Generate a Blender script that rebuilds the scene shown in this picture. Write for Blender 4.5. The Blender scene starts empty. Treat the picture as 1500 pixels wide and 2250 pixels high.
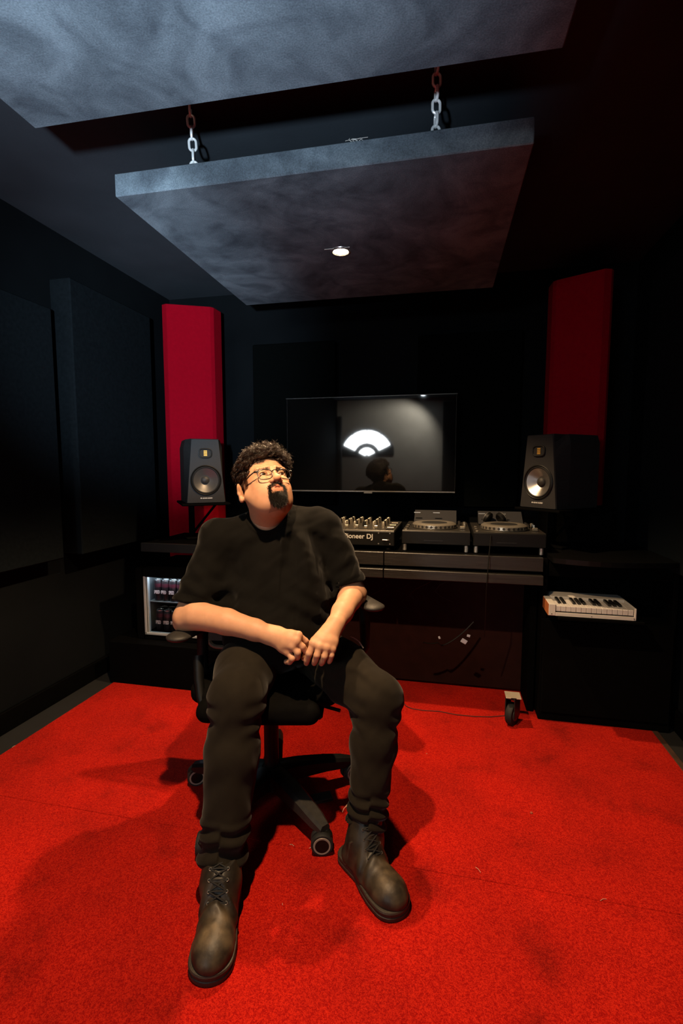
import bpy, math, random
import numpy as np
from mathutils import Vector, Matrix
random.seed(7); RNG = np.random.default_rng(7)
PI = math.pi
S = bpy.context.scene
COL = S.collection

# ------------------------------------------------------------------ camera
F = 1062.0; CX, CY = 750.0, 1125.0; CAMH = 1.2
YAW = math.atan(233/F); PIT = math.atan(98/F)
FW = np.array([-math.sin(YAW)*math.cos(PIT), math.cos(YAW)*math.cos(PIT), -math.sin(PIT)])
RT = np.array([math.cos(YAW), math.sin(YAW), 0.0]); UP = np.cross(RT, FW)
OO = np.array([0, 0, CAMH])
cd = bpy.data.cameras.new('camera'); cam = bpy.data.objects.new('camera', cd); COL.objects.link(cam)
cd.sensor_fit = 'VERTICAL'; cd.sensor_height = 36; cd.sensor_width = 24; cd.lens = F/2250*36
cd.clip_start = 0.02; cd.clip_end = 50
cam.matrix_world = Matrix(((RT[0], UP[0], -FW[0], 0), (RT[1], UP[1], -FW[1], 0), (RT[2], UP[2], -FW[2], CAMH), (0, 0, 0, 1)))
S.camera = cam

# ------------------------------------------------------------------ world, exposure, lights
S.view_settings.view_transform = 'Standard'; S.view_settings.look = 'None'
S.view_settings.exposure = 1.0; S.view_settings.gamma = 1.0; S.view_settings.use_curve_mapping = False
w = bpy.data.worlds.new('world'); S.world = w; w.use_nodes = True
w.node_tree.nodes['Background'].inputs[0].default_value = (0.5, 0.6, 0.6, 1)
w.node_tree.nodes['Background'].inputs[1].default_value = 0.01

WARM = (1.0, 0.66, 0.36)
COOL = (0.66, 0.84, 1.0)
def spot(name, loc, target, power, color, angle, blend, radius):
    l = bpy.data.lights.new(name, 'SPOT'); l.energy = power; l.color = color
    l.spot_size = math.radians(angle); l.spot_blend = blend; l.shadow_soft_size = radius
    o = bpy.data.objects.new(name, l); COL.objects.link(o); o.location = loc
    o.rotation_euler = (Vector(target)-Vector(loc)).to_track_quat('-Z', 'Y').to_euler()
    return o
CLZ = 2.1                                   # underside of the hanging panels
LF = (-0.455, 2.06, CLZ); LN = (-0.455, 0.88, CLZ)
spot('downlight_far', (LF[0], LF[1], CLZ-0.012), (LF[0], LF[1], 0), 84, WARM, 108, 0.35, 0.02)
spot('downlight_near', (LN[0], LN[1], CLZ-0.012), (LN[0], LN[1], 0), 112, WARM, 116, 0.35, 0.02)
FLASH = (-0.25, -0.22, 1.34)
def aim(az, el): return (FLASH[0]+math.sin(math.radians(az))*math.cos(math.radians(el)), FLASH[1]+math.cos(math.radians(az))*math.cos(math.radians(el)), FLASH[2]+math.sin(math.radians(el)))
spot('flash_light', FLASH, aim(-34, 52), 175, COOL, 96, 0.9, 0.03)      # the photographer's flash, head tipped up
spot('added_flash_cone', FLASH, aim(-25.5, 9), 290, COOL, 36, 0.9, 0.03)  # second cone added at the flash position to brighten the left red panel
spot('rear_light', (-0.42, -2.0, 2.35), (-1.1, -2.5, 1.3), 85, (1, .95, .85), 120, 0.6, 0.03)

# ------------------------------------------------------------------ materials
MATS = {}
def mat(name, col, rough=0.6, metal=0.0, noise=0.0, nscale=20.0, bump=0.0, bscale=200.0, sheen=0.0, emit=None, es=0.0,
        col2=None, trans=0.0, ior=1.45, coat=0.0, vcol=None, spec=0.5, ndetail=4.0, stretch=None, sss=0.0, bdist=0.002, ramp=(0.3, 0.7)):
    if name in MATS: return MATS[name]
    m = bpy.data.materials.new(name); m.use_nodes = True; nt = m.node_tree; b = nt.nodes['Principled BSDF']
    b.inputs['Roughness'].default_value = rough; b.inputs['Metallic'].default_value = metal
    b.inputs['IOR'].default_value = ior; b.inputs['Specular IOR Level'].default_value = spec
    b.inputs['Transmission Weight'].default_value = trans; b.inputs['Coat Weight'].default_value = coat
    if sheen: b.inputs['Sheen Weight'].default_value = sheen; b.inputs['Sheen Roughness'].default_value = 0.4
    if sss:
        b.inputs['Subsurface Weight'].default_value = sss; b.inputs['Subsurface Radius'].default_value = (1, .35, .2); b.inputs['Subsurface Scale'].default_value = 0.008
    tc = nt.nodes.new('ShaderNodeTexCoord'); mp = nt.nodes.new('ShaderNodeMapping')
    nt.links.new(tc.outputs['Object'], mp.inputs[0])
    if stretch: mp.inputs['Scale'].default_value = stretch
    c1 = (*col, 1)
    n = nt.nodes.new('ShaderNodeTexNoise'); n.inputs['Scale'].default_value = nscale; n.inputs['Detail'].default_value = ndetail
    nt.links.new(mp.outputs[0], n.inputs[0])
    r = nt.nodes.new('ShaderNodeValToRGB'); r.color_ramp.elements[0].position, r.color_ramp.elements[1].position = ramp
    if col2 is None: col2 = tuple(max(0, c*(1-noise)) for c in col)
    r.color_ramp.elements[0].color = (*col2, 1); r.color_ramp.elements[1].color = c1
    nt.links.new(n.outputs[0], r.inputs[0])
    out = r.outputs[0]
    if vcol:
        a = nt.nodes.new('ShaderNodeAttribute'); a.attribute_name = vcol
        mx = nt.nodes.new('ShaderNodeMix'); mx.data_type = 'RGBA'; mx.blend_type = 'MULTIPLY'; mx.inputs[0].default_value = 1
        nt.links.new(out, mx.inputs[6]); nt.links.new(a.outputs['Color'], mx.inputs[7]); out = mx.outputs[2]
    nt.links.new(out, b.inputs['Base Color'])
    if bump:
        n2 = nt.nodes.new('ShaderNodeTexNoise'); n2.inputs['Scale'].default_value = bscale; n2.inputs['Detail'].default_value = 3
        nt.links.new(mp.outputs[0], n2.inputs[0])
        bp = nt.nodes.new('ShaderNodeBump'); bp.inputs['Strength'].default_value = bump; bp.inputs['Distance'].default_value = bdist
        nt.links.new(n2.outputs[0], bp.inputs['Height']); nt.links.new(bp.outputs[0], b.inputs['Normal'])
    if emit: b.inputs['Emission Color'].default_value = (*emit, 1); b.inputs['Emission Strength'].default_value = es
    MATS[name] = m; return m

M_wall = mat('wall_paint', (.0045, .0055, .0065), .95, spec=.02, noise=.25, nscale=3, bump=.2, bscale=90)
M_ceil = mat('ceiling_paint', (.034, .040, .048), .95, spec=.03, noise=.2, nscale=4, bump=.2, bscale=120)
M_floor = mat('floor_paint', (.004, .004, .004), .8, noise=.3)
M_rear = mat('rear_wall_paint', (.40, .38, .33), .9, noise=.15, nscale=3, bump=.1)
M_black = mat('black_laminate', (.0010, .0010, .0010), .8, spec=.04, noise=.4, nscale=40, bump=.1)
M_pl = mat('black_plastic', (.003, .0028, .0025), .5, spec=.25, noise=.3, nscale=60, bump=.15, bscale=400)
M_plg = mat('grey_plastic', (.022, .020, .018), .5, spec=.3, noise=.3, nscale=60, bump=.3, bscale=500)
M_steel = mat('bright_steel', (.75, .75, .74), .3, metal=.9, noise=.15)
M_zinc = mat('zinc_chain', (.85, .86, .86), .38, metal=.35, noise=.1, bump=.2)
M_dark = mat('dark_metal', (.03, .03, .03), .4, metal=.7, noise=.2)
M_brass = mat('gear_silver', (.5, .44, .34), .3, metal=.8, noise=.2)
M_white = mat('white_print', (.5, .49, .46), .5, noise=.05)
M_rub = mat('rubber', (.004, .004, .004), .75, noise=.3, bump=.2)

# ------------------------------------------------------------------ mesh helpers
def raw(name, V, Fc, m=None, parent=None, smooth=False):
    me = bpy.data.meshes.new(name); me.from_pydata([tuple(v) for v in V], [], Fc); me.update()
    if m: me.materials.append(m)
    if smooth: me.polygons.foreach_set('use_smooth', [True]*len(me.polygons))
    o = bpy.data.objects.new(name, me); COL.objects.link(o)
    if parent: o.parent = parent
    return o
def quads(name, V, Q, m=None, parent=None, colors=None):
    me = bpy.data.meshes.new(name); V = np.asarray(V, np.float32); Q = np.asarray(Q, np.int32)
    me.vertices.add(len(V)); me.vertices.foreach_set('co', V.ravel())
    k = Q.shape[1]
    me.loops.add(Q.size); me.loops.foreach_set('vertex_index', Q.ravel())
    me.polygons.add(len(Q)); me.polygons.foreach_set('loop_start', np.arange(0, Q.size, k, dtype=np.int32))
    me.polygons.foreach_set('loop_total', np.full(len(Q), k, np.int32))
    me.polygons.foreach_set('use_smooth', np.ones(len(Q), bool))
    me.update(calc_edges=True); me.validate()
    if colors is not None:
        a = me.color_attributes.new('tint', 'FLOAT_COLOR', 'POINT')
        c = np.ones((len(V), 4), np.float32); c[:, :3] = colors; a.data.foreach_set('color', c.ravel())
    if m: me.materials.append(m)
    o = bpy.data.objects.new(name, me); COL.objects.link(o)
    if parent: o.parent = parent
    return o
def empty(name, loc=(0, 0, 0), rz=0.0):
    o = bpy.data.objects.new(name, None); COL.objects.link(o); o.location = loc; o.rotation_euler = (0, 0, rz); o.empty_display_size = .05
    return o
def tag(o, label, cat=None, group=None, kind=None):
    if label: o['label'] = label
    if cat: o['category'] = cat
    if group: o['group'] = group
    if kind: o['kind'] = kind
    return o
class MB:
    def __init__(s): s.V = []; s.F = []
    def add(s, V, Fc, M=None):
        n = len(s.V)
        for v in V:
            v = Vector(v); s.V.append(tuple(M @ v if M is not None else v))
        s.F += [tuple(i+n for i in f) for f in Fc]; return s
    def box(s, x0, x1, y0, y1, z0, z1, b=0.0, M=None):
        if b <= 0:
            V = [(x0,y0,z0),(x1,y0,z0),(x1,y1,z0),(x0,y1,z0),(x0,y0,z1),(x1,y0,z1),(x1,y1,z1),(x0,y1,z1)]
            return s.add(V, [(3,2,1,0),(4,5,6,7),(0,1,5,4),(1,2,6,5),(2,3,7,6),(3,0,4,7)], M)
        b = min(b, (x1-x0)/2.01, (y1-y0)/2.01, (z1-z0)/2.01)
        V = []
        for (x, sx) in ((x0, 1), (x1, -1)):
            for (y, sy) in ((y0, 1), (y1, -1)):
                for (z, sz) in ((z0, 1), (z1, -1)):
                    V += [(x, y+sy*b, z+sz*b), (x+sx*b, y, z+sz*b), (x+sx*b, y+sy*b, z)]
        I = lambda a, c, d, k: ((a*2+c)*2+d)*3+k
        Fc = [(I(0,0,0,0),I(0,0,1,0),I(0,1,1,0),I(0,1,0,0)), (I(1,0,0,0),I(1,1,0,0),I(1,1,1,0),I(1,0,1,0)),
              (I(0,0,0,1),I(1,0,0,1),I(1,0,1,1),I(0,0,1,1)), (I(0,1,0,1),I(0,1,1,1),I(1,1,1,1),I(1,1,0,1)),
              (I(0,0,0,2),I(0,1,0,2),I(1,1,0,2),I(1,0,0,2)), (I(0,0,1,2),I(1,0,1,2),I(1,1,1,2),I(0,1,1,2))]
        for a in (0, 1):
            for c in (0, 1):
                Fc.append((I(a,c,0,0),I(a,c,0,1),I(a,c,1,1),I(a,c,1,0)) if (a+c) % 2 == 0 else (I(a,c,0,1),I(a,c,0,0),I(a,c,1,0),I(a,c,1,1)))
                Fc.append((I(a,0,c,0),I(a,1,c,0),I(a,1,c,2),I(a,0,c,2)) if (a+c) % 2 == 0 else (I(a,0,c,2),I(a,1,c,2),I(a,1,c,0),I(a,0,c,0)))
                Fc.append((I(0,a,c,1),I(0,a,c,2),I(1,a,c,2),I(1,a,c,1)) if (a+c) % 2 == 0 else (I(1,a,c,1),I(1,a,c,2),I(0,a,c,2),I(0,a,c,1)))
                for d in (0, 1):
                    t = (I(a,c,d,0), I(a,c,d,1), I(a,c,d,2))
                    Fc.append(t[::-1] if (a+c+d) % 2 == 0 else t)
        return s.add(V, Fc, M)
    def lathe(s, prof, n=24, M=None, cap=True):          # prof: (r,z) list about local z
        V = []; Fc = []
        for r, z in prof:
            for i in range(n):
                a = 2*PI*i/n; V.append((r*math.cos(a), r*math.sin(a), z))
        for j in range(len(prof)-1):
            for i in range(n):
                k = (i+1) % n; Fc.append((j*n+i, j*n+k, (j+1)*n+k, (j+1)*n+i))
        if cap and prof[0][0] > 1e-6: Fc.append(tuple(range(n))[::-1])
        if cap and prof[-1][0] > 1e-6: Fc.append(tuple((len(prof)-1)*n+i for i in range(n)))
        return s.add(V, Fc, M)
    def cyl(s, r, z0, z1, n=20, M=None, b=0.0):
        p = [(r, z0), (r, z1)] if not b else [(r-b, z0), (r, z0+b), (r, z1-b), (r-b, z1)]
        return s.lathe(p, n, M)
    def tube(s, P, r, n=8, closed=False, M=None):
        if len(P) < 2: return s
        P = [Vector(p) for p in P]; m = len(P); rr = r if isinstance(r, (list, tuple)) else [r]*m
        V = []; Fc = []; prev = None
        for i, p in enumerate(P):
            if closed: t = P[(i+1) % m]-P[i-1]
            else: t = P[min(i+1, m-1)]-P[max(i-1, 0)]
            t.normalize()
            if prev is None:
                prev = t.orthogonal().normalized()
            u = (prev - t*prev.dot(t)).normalized(); prev = u; w_ = t.cross(u)
            for k in range(n):
                a = 2*PI*k/n; V.append(p+(u*math.cos(a)+w_*math.sin(a))*rr[i])
        for i in range(m if closed else m-1):
            j = (i+1) % m
            for k in range(n):
                l = (k+1) % n; Fc.append((i*n+k, i*n+l, j*n+l, j*n+k))
        if not closed: Fc.append(tuple(range(n))[::-1]); Fc.append(tuple((m-1)*n+k for k in range(n)))
        return s.add(V, Fc, M)
    def prism(s, pts, z0, z1, M=None):          # convex/concave outline in xy
        n = len(pts); V = [(x, y, z0) for x, y in pts]+[(x, y, z1) for x, y in pts]
        Fc = [tuple(range(n))[::-1], tuple(range(n, 2*n))]+[(i, (i+1) % n, (i+1) % n+n, i+n) for i in range(n)]
        return s.add(V, Fc, M)
    def loft(s, rings, M=None, cap=True):
        n = len(rings[0]); V = [p for r in rings for p in r]; Fc = []
        for j in range(len(rings)-1):
            for i in range(n):
                k = (i+1) % n; Fc.append((j*n+i, j*n+k, (j+1)*n+k, (j+1)*n+i))
        if cap: Fc.append(tuple(range(n))[::-1]); Fc.append(tuple((len(rings)-1)*n+i for i in range(n)))
        return s.add(V, Fc, M)
    def build(s, name, m, parent=None, smooth=False):
        o = raw(name, s.V, s.F, m, parent, False)
        if smooth:
            o.data.polygons.foreach_set('use_smooth', [True]*len(o.data.polygons))
            try: o.data.set_sharp_from_angle(angle=math.radians(38))
            except Exception: pass
        return o
def T(x, y, z): return Matrix.Translation((x, y, z))
def RX(a): return Matrix.Rotation(a, 4, 'X')
def RY(a): return Matrix.Rotation(a, 4, 'Y')
def RZ(a): return Matrix.Rotation(a, 4, 'Z')
def text(name, body, size, m, parent, M, extrude=.0006, font_sx=1.0, bold=0.0):
    c = bpy.data.curves.new(name, 'FONT'); c.body = body; c.size = size; c.extrude = extrude; c.align_x = 'CENTER'; c.align_y = 'CENTER'; c.offset = bold
    t = bpy.data.objects.new(name+'_tmp', c); COL.objects.link(t)
    me = bpy.data.meshes.new_from_object(t.evaluated_get(bpy.context.evaluated_depsgraph_get()))
    bpy.data.objects.remove(t); bpy.data.curves.remove(c)
    me.transform(M @ Matrix.Diagonal((font_sx, 1, 1, 1))); me.materials.clear(); me.materials.append(m); me.name = name
    o = bpy.data.objects.new(name, me); COL.objects.link(o); o.parent = parent
    return o
FRONT = RX(PI/2)                               # text standing up and facing -Y
def ray(x, y): return FW+RT*(x-CX)/F-UP*(y-CY)/F
def at(x, y, d): return OO+ray(x, y)*d
def onz(x, y, z): r = ray(x, y); return OO+r*((z-CAMH)/r[2])
def ony(x, y, Y): r = ray(x, y); return OO+r*(Y/r[1])

# ------------------------------------------------------------------ room
DT = .790                                       # desk surface height
XL, XR, YB, YR, ZC = -1.95, 1.05, 3.20, -2.5, 2.38
def struct(name, mb, m): o = mb.build(name, m); o['kind'] = 'structure'; return o
struct('floor', MB().box(XL-.1, XR+.1, YR-.1, YB+.1, -.1, 0), M_floor)
struct('ceiling', MB().box(XL-.1, XR+.1, YR-.1, YB+.1, ZC, ZC+.1), M_ceil)
struct('wall_left', MB().box(XL-.1, XL, YR-.1, YB+.1, 0, ZC), M_wall)
struct('wall_right', MB().box(XR, XR+.1, YR-.1, YB+.1, 0, ZC), M_wall)
struct('wall_back', MB().box(XL, XR, YB, YB+.1, 0, ZC), M_wall)
struct('wall_rear', MB().box(XL, XR, YR-.1, YR, 0, ZC), M_rear)
struct('trim_1', MB().box(XL, XL+.02, YR, YB, 0, .1, .003), M_black)
struct('trim_2', MB().box(XR-.02, XR, YR, YB, 0, .1, .003), M_black)

# fan window behind the camera (seen mirrored in the screen)
wx, wz = -1.41, 1.39
win = empty('window_1', (wx, YR+.004, wz)); win['kind'] = 'structure'
M_sky = mat('daylight_pane', (.9, .95, 1), .5, emit=(.9, .97, 1), es=26.0)
M_wfr = mat('window_frame_black', (.02, .02, .02), .6)
def sector(r0, r1, a0, a1, n=10):
    return [(r1*math.cos(a0+(a1-a0)*i/n), r1*math.sin(a0+(a1-a0)*i/n)) for i in range(n+1)]+[(r0*math.cos(a1+(a0-a1)*i/n), r0*math.sin(a1+(a0-a1)*i/n)) for i in range(n+1)]
half = [(0.50*math.cos(math.radians(18)+i*math.radians(144)/24), 0.50*math.sin(math.radians(18)+i*math.radians(144)/24)) for i in range(25)]
MB().prism([(.48,.02)]+half+[(-.48,.02)], 0, .012, RX(PI/2)@T(0, 0, -.012)).build('window_frame', M_wfr, win)
for r0, r1 in ((.24, .46), (.035, .155)):
    for k in range(4):
        a0 = math.radians(25+130/4*k+1.2); a1 = math.radians(25+130/4*(k+1)-1.2)
        MB().prism(sector(r0, r1, a0, a1), 0, .004, T(0, .013, 0)@RX(PI/2)@T(0, 0, -.004)).build('window_pane', M_sky, win)

CT = .006
# ------------------------------------------------------------------ carpet (two lengths meeting at a seam)
def carpet_mat():
    m = bpy.data.materials.new('red_carpet'); m.use_nodes = True; nt = m.node_tree; b = nt.nodes['Principled BSDF']
    tc = nt.nodes.new('ShaderNodeTexCoord')
    def noise(s, d): n = nt.nodes.new('ShaderNodeTexNoise'); n.inputs['Scale'].default_value = s; n.inputs['Detail'].default_value = d; nt.links.new(tc.outputs['Object'], n.inputs[0]); return n
    def ramp(n, p0, p1, c0, c1):
        r = nt.nodes.new('ShaderNodeValToRGB'); e = r.color_ramp.elements; e[0].position, e[1].position = p0, p1; e[0].color = (*c0, 1); e[1].color = (*c1, 1); nt.links.new(n.outputs[0], r.inputs[0]); return r
    def grain(sc):
        v = nt.nodes.new('ShaderNodeTexVoronoi'); v.inputs['Scale'].default_value = sc; nt.links.new(tc.outputs['Object'], v.inputs['Vector'])
        sp = nt.nodes.new('ShaderNodeSeparateColor'); nt.links.new(v.outputs['Color'], sp.inputs[0]); return sp
    ga, gb = grain(520), grain(230)
    ad = nt.nodes.new('ShaderNodeMix'); ad.data_type = 'FLOAT'; ad.inputs[0].default_value = .38
    nt.links.new(ga.outputs[0], ad.inputs[2]); nt.links.new(gb.outputs[0], ad.inputs[3])
    fine = ramp(ad, .22, .80, (.205, .0006, .0003), (.40, .0110, .0036))
    blot = ramp(noise(3.2, 6), .30, .62, (.74, .72, .72), (1.06, 1.06, 1.06))
    st = ramp(noise(6.5, 4), .24, .42, (.62, .6, .6), (1, 1, 1))
    def mul(a, c):
        x = nt.nodes.new('ShaderNodeMix'); x.data_type = 'RGBA'; x.blend_type = 'MULTIPLY'; x.inputs[0].default_value = 1
        nt.links.new(a, x.inputs[6]); nt.links.new(c, x.inputs[7]); return x.outputs[2]
    nt.links.new(mul(mul(fine.outputs[0], blot.outputs[0]), st.outputs[0]), b.inputs['Base Color'])
    b.inputs['Roughness'].default_value = .95; b.inputs['Specular IOR Level'].default_value = .1
    b.inputs['Sheen Weight'].default_value = .06; b.inputs['Sheen Roughness'].default_value = .5; b.inputs['Sheen Tint'].default_value = (1, .15, .08, 1)
    n2 = noise(500, 4); bp = nt.nodes.new('ShaderNodeBump'); bp.inputs['Strength'].default_value = .6; bp.inputs['Distance'].default_value = .003
    nt.links.new(n2.outputs[0], bp.inputs['Height']); nt.links.new(bp.outputs[0], b.inputs['Normal'])
    return m
M_carpet = carpet_mat()
CT = .006                                       # carpet thickness
tag(MB().box(-1.80, .93, -2.3, 1.3582, 0, CT, .0015).build('carpet', M_carpet), 'red carpet length in the foreground under both boots, in front of the seam', 'carpet', 'red carpet lengths')
tag(MB().box(-1.80, .93, 1.3590, 3.05, 0, CT, .0015).build('carpet', M_carpet), 'red carpet length behind the seam, reaching under the desk', 'carpet', 'red carpet lengths')
M_edge = mat('carpet_edge_strip', (.05, .02, .01), .7, noise=.5, nscale=30)
tag(MB().box(.93, .955, -2.3, 3.05, 0, .007, .002).build('edge_strip', M_edge), 'brown edge strip along the right side of the red carpet', 'edge strip')

# ------------------------------------------------------------------ hanging acoustic panels
def suede(name, c0, c1, c2):
    m = bpy.data.materials.new(name); m.use_nodes = True; nt = m.node_tree; b = nt.nodes['Principled BSDF']
    tc = nt.nodes.new('ShaderNodeTexCoord')
    n = nt.nodes.new('ShaderNodeTexNoise'); n.inputs['Scale'].default_value = 3.2; n.inputs['Detail'].default_value = 7; n.inputs['Distortion'].default_value = 1.1; n.inputs['Roughness'].default_value = .62
    n2 = nt.nodes.new('ShaderNodeTexNoise'); n2.inputs['Scale'].default_value = 260; n2.inputs['Detail'].default_value = 3
    n3 = nt.nodes.new('ShaderNodeTexNoise'); n3.inputs['Scale'].default_value = 6.5; n3.inputs['Detail'].default_value = 7; n3.inputs['Distortion'].default_value = 1.2
    for x in (n, n2, n3): nt.links.new(tc.outputs['Object'], x.inputs[0])
    r = nt.nodes.new('ShaderNodeValToRGB'); e = r.color_ramp.elements; e[0].position = .34; e[0].color = (*c0, 1); e[1].position = .66; e[1].color = (*c2, 1)
    x = e.new(.5); x.color = (*c1, 1); nt.links.new(n.outputs[0], r.inputs[0])
    r2 = nt.nodes.new('ShaderNodeValToRGB'); e = r2.color_ramp.elements; e[0].position = .34; e[0].color = (.66, .66, .68, 1); e[1].position = .54; e[1].color = (1, 1, 1, 1); nt.links.new(n3.outputs[0], r2.inputs[0])
    r3 = nt.nodes.new('ShaderNodeValToRGB'); e = r3.color_ramp.elements; e[0].position = .3; e[0].color = (.7, .7, .7, 1); e[1].position = .7; e[1].color = (1.15, 1.15, 1.15, 1); nt.links.new(n2.outputs[0], r3.inputs[0])
    out = r.outputs[0]
    for q in (r2, r3):
        mx = nt.nodes.new('ShaderNodeMix'); mx.data_type = 'RGBA'; mx.blend_type = 'MULTIPLY'; mx.inputs[0].default_value = 1
        nt.links.new(out, mx.inputs[6]); nt.links.new(q.outputs[0], mx.inputs[7]); out = mx.outputs[2]
    nt.links.new(out, b.inputs['Base Color']); b.inputs['Roughness'].default_value = .9; b.inputs['Specular IOR Level'].default_value = .05
    b.inputs['Sheen Weight'].default_value = .0
    bp = nt.nodes.new('ShaderNodeBump'); bp.inputs['Strength'].default_value = .35; bp.inputs['Distance'].default_value = .001
    nt.links.new(n2.outputs[0], bp.inputs['Height']); nt.links.new(bp.outputs[0], b.inputs['Normal'])
    return m
M_suede = suede('grey_suede', (.060, .075, .090), (.100, .125, .146), (.145, .180, .208))
def panel_slab(x0, x1, y0, y1, z0, z1): return MB().box(x0, x1, y0, y1, z0, z1, .003)
cn = tag(empty('hanging_panel', (-.42, .635, CLZ), math.radians(1.5)), 'large grey suede ceiling panel nearest the camera, cut off by the top edge', 'acoustic panel', 'suede panels hung from the ceiling')
panel_slab(-.66, .66, -.56, .555, 0, .075).build('panel', M_suede, cn)
cf = tag(empty('hanging_panel', (-.45, 2.065, CLZ), math.radians(.7)), 'grey suede ceiling panel hung on two chains above the seated man', 'acoustic panel', 'suede panels hung from the ceiling')
panel_slab(-.66, .66, -.555, .555, 0, .072).build('panel', M_suede, cf)
M_lamp = mat('lamp_glow', (1, .9, .7), .3, emit=(1.0, .74, .42), es=60.0)
M_lampc = mat('lamp_glow_cool', (1, 1, 1), .3, emit=(.8, .92, 1.0), es=160.0)
def downlight(x, y, z, m, label, grp=None):
    e = tag(empty('downlight', (x, y, z)), label, 'ceiling light', grp)
    MB().lathe([(.030, -.001), (.034, -.006), (.041, -.004), (.043, .0)], 32, None, False).build('trim_ring', M_steel, e, True)
    MB().lathe([(0.0001, -.0035), (.028, -.003), (.029, 0)], 32).build('lens', m, e, True)
    return e
downlight(LF[0], LF[1], CLZ, M_lamp, 'small round warm downlight glowing in the chained ceiling panel', 'downlights in the panels')
downlight(LN[0], LN[1], CLZ, M_lamp, 'small round warm downlight in the nearest ceiling panel', 'downlights in the panels')
downlight(-.42, -2.10, ZC, M_lampc, 'small round cool downlight behind the camera, mirrored at the screen top', 'downlights in the panels')
# slim wire clip beside the visible lamp
tag(MB().tube([(LF[0]-.062, LF[1]-.034, CLZ-.003), (LF[0]+.045, LF[1]-.034, CLZ-.003)], .0013, 6).build('wire_clip', M_white), 'thin bright wire clip beside the glowing lamp in the ceiling panel', 'clip')

def chain(x, y, z0, z1, label, tilt=0.0):
    e = tag(empty('chain', (x, y, z0)), label, 'chain', 'chains holding the panel')
    L, W, r = .046, .0115, .0042; pitch = L-2*r*1.15; n = int((z1-z0)/pitch)+1
    pts = []
    for i in range(24):
        a = 2*PI*i/24; c, s_ = math.cos(a), math.sin(a)
        pts.append((W*c, 0, s_*W+(L/2-W-r if s_ >= 0 else -(L/2-W-r))))
    proto = MB().tube(pts, r, 8, True).build('link', M_zinc, e, True)
    for i in range(n):
        o = proto if i == 0 else proto.copy()
        if i: COL.objects.link(o); o.parent = e
        zz = L/2+i*pitch
        o.location = (tilt*zz, 0, zz); o.rotation_euler = (0, tilt, PI/2*(i % 2)+.35)
chain(-.842, 1.56, CLZ+.068, ZC-.02, 'steel link chain at the left end of the ceiling panel', -.05)
chain(-.055, 1.56, CLZ+.068, ZC-.02, 'steel link chain toward the right end of the ceiling panel')
fl = MB()
for i in range(9):
    x = -.285+random.uniform(-.02, .02); fl.tube([(x, 1.515, CLZ+.071), (x+random.uniform(-.015, .015), 1.513, CLZ+.077), (x+random.uniform(-.02, .02), 1.514, CLZ+.075+random.random()*.008)], .0006, 4)
tag(fl.build('lint', M_white), 'tuft of white lint on the front top edge of the chained panel', 'lint')

# ------------------------------------------------------------------ wall panels
M_wp = mat('wall_panel_fabric', (.005, .007, .0085), .95, spec=.03, noise=.3, nscale=60, sheen=.0, bump=.2)
def wall_panel(x0, x1, y0, y1, z0, z1, label, m=M_wp):
    e = tag(empty('wall_panel', ((x0+x1)/2, (y0+y1)/2, z0)), label, 'acoustic panel')
    cx_, cy_ = (x0+x1)/2, (y0+y1)/2
    MB().box(x0-cx_, x1-cx_, y0-cy_, y1-cy_, 0, z1-z0, .006).build('fabric_face', m, e); return e
wall_panel(XL, XL+.10, .95, 2.02, .75, 1.95, 'dark fabric panel on the left wall at the photo edge')
wall_panel(XL, XL+.12, 2.12, 2.78, .75, 2.13, 'dark fabric panel on the left wall beside the red column')
wall_panel(XR-.10, XR, .95, 2.02, .75, 1.95, 'dark fabric panel on the right wall nearer the camera')
wall_panel(XR-.10, XR, 2.12, 2.72, .75, 2.13, 'dark fabric panel on the right wall beside the dim red column')
M_wp2 = mat('wall_panel_black', (.0015, .002, .002), .95, spec=.02, noise=.3, nscale=60)
wall_panel(-1.30, -.73, YB-.07, YB, .95, 2.02, 'black fabric panel on the back wall left of centre', M_wp2)
wall_panel(-.20, .42, YB-.07, YB, .95, 2.02, 'black fabric panel on the back wall right of centre', M_wp2)
M_rp = mat('rear_panel', (.02, .02, .022), .9, noise=.3)
wall_panel(-1.93, -1.86, YR, YR+.08, 0.2, 2.1, 'dark panel on the rear wall corner', M_rp)
wall_panel(-.10, 1.0, YR, YR+.08, 0.1, 2.3, 'dark panel on the rear wall behind the camera', M_rp)

# red corner columns
M_red = mat('red_fabric', (.22, .0005, .007), .9, spec=.05, noise=.12, nscale=50, sheen=.0, bump=.25, bscale=300)
def red_column(pts, z0, z1, label, m=M_red):
    cx_ = sum(p[0] for p in pts)/len(pts); cy_ = sum(p[1] for p in pts)/len(pts)
    e = tag(empty('bass_trap', (cx_, cy_, z0)), label, 'acoustic panel', 'red corner panels')
    MB().prism([(x-cx_, y-cy_) for x, y in pts], 0, z1-z0).build('red_face', m, e); return e
# left: wide face runs from the left wall towards the back wall, with a rounded right return
red_column([(-1.745, 2.78), (-1.71, 2.77), (-1.475, 2.88), (-1.46, 2.90), (-1.455, 2.99), (-1.475, 3.04), (-1.76, 3.02), (-1.75, 2.80)], CT, 2.20, 'bright red corner panel behind the left speaker')
red_column([(.790, 2.78), (.755, 2.77), (.55, 2.88), (.535, 2.90), (.53, 2.99), (.55, 3.04), (.82, 3.02), (.805, 2.80)], 1.0, 2.20, 'dim dark red corner panel behind the right speaker')

tag(MB().box(.53, .85, 2.79, 3.05, CT, 1.0, .004).build('added_dark_block', M_black), 'added black block in the right corner, dark filler under the dim red panel', 'added_dark_block')  # added block, keeps the corner below the red panel dark
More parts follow.
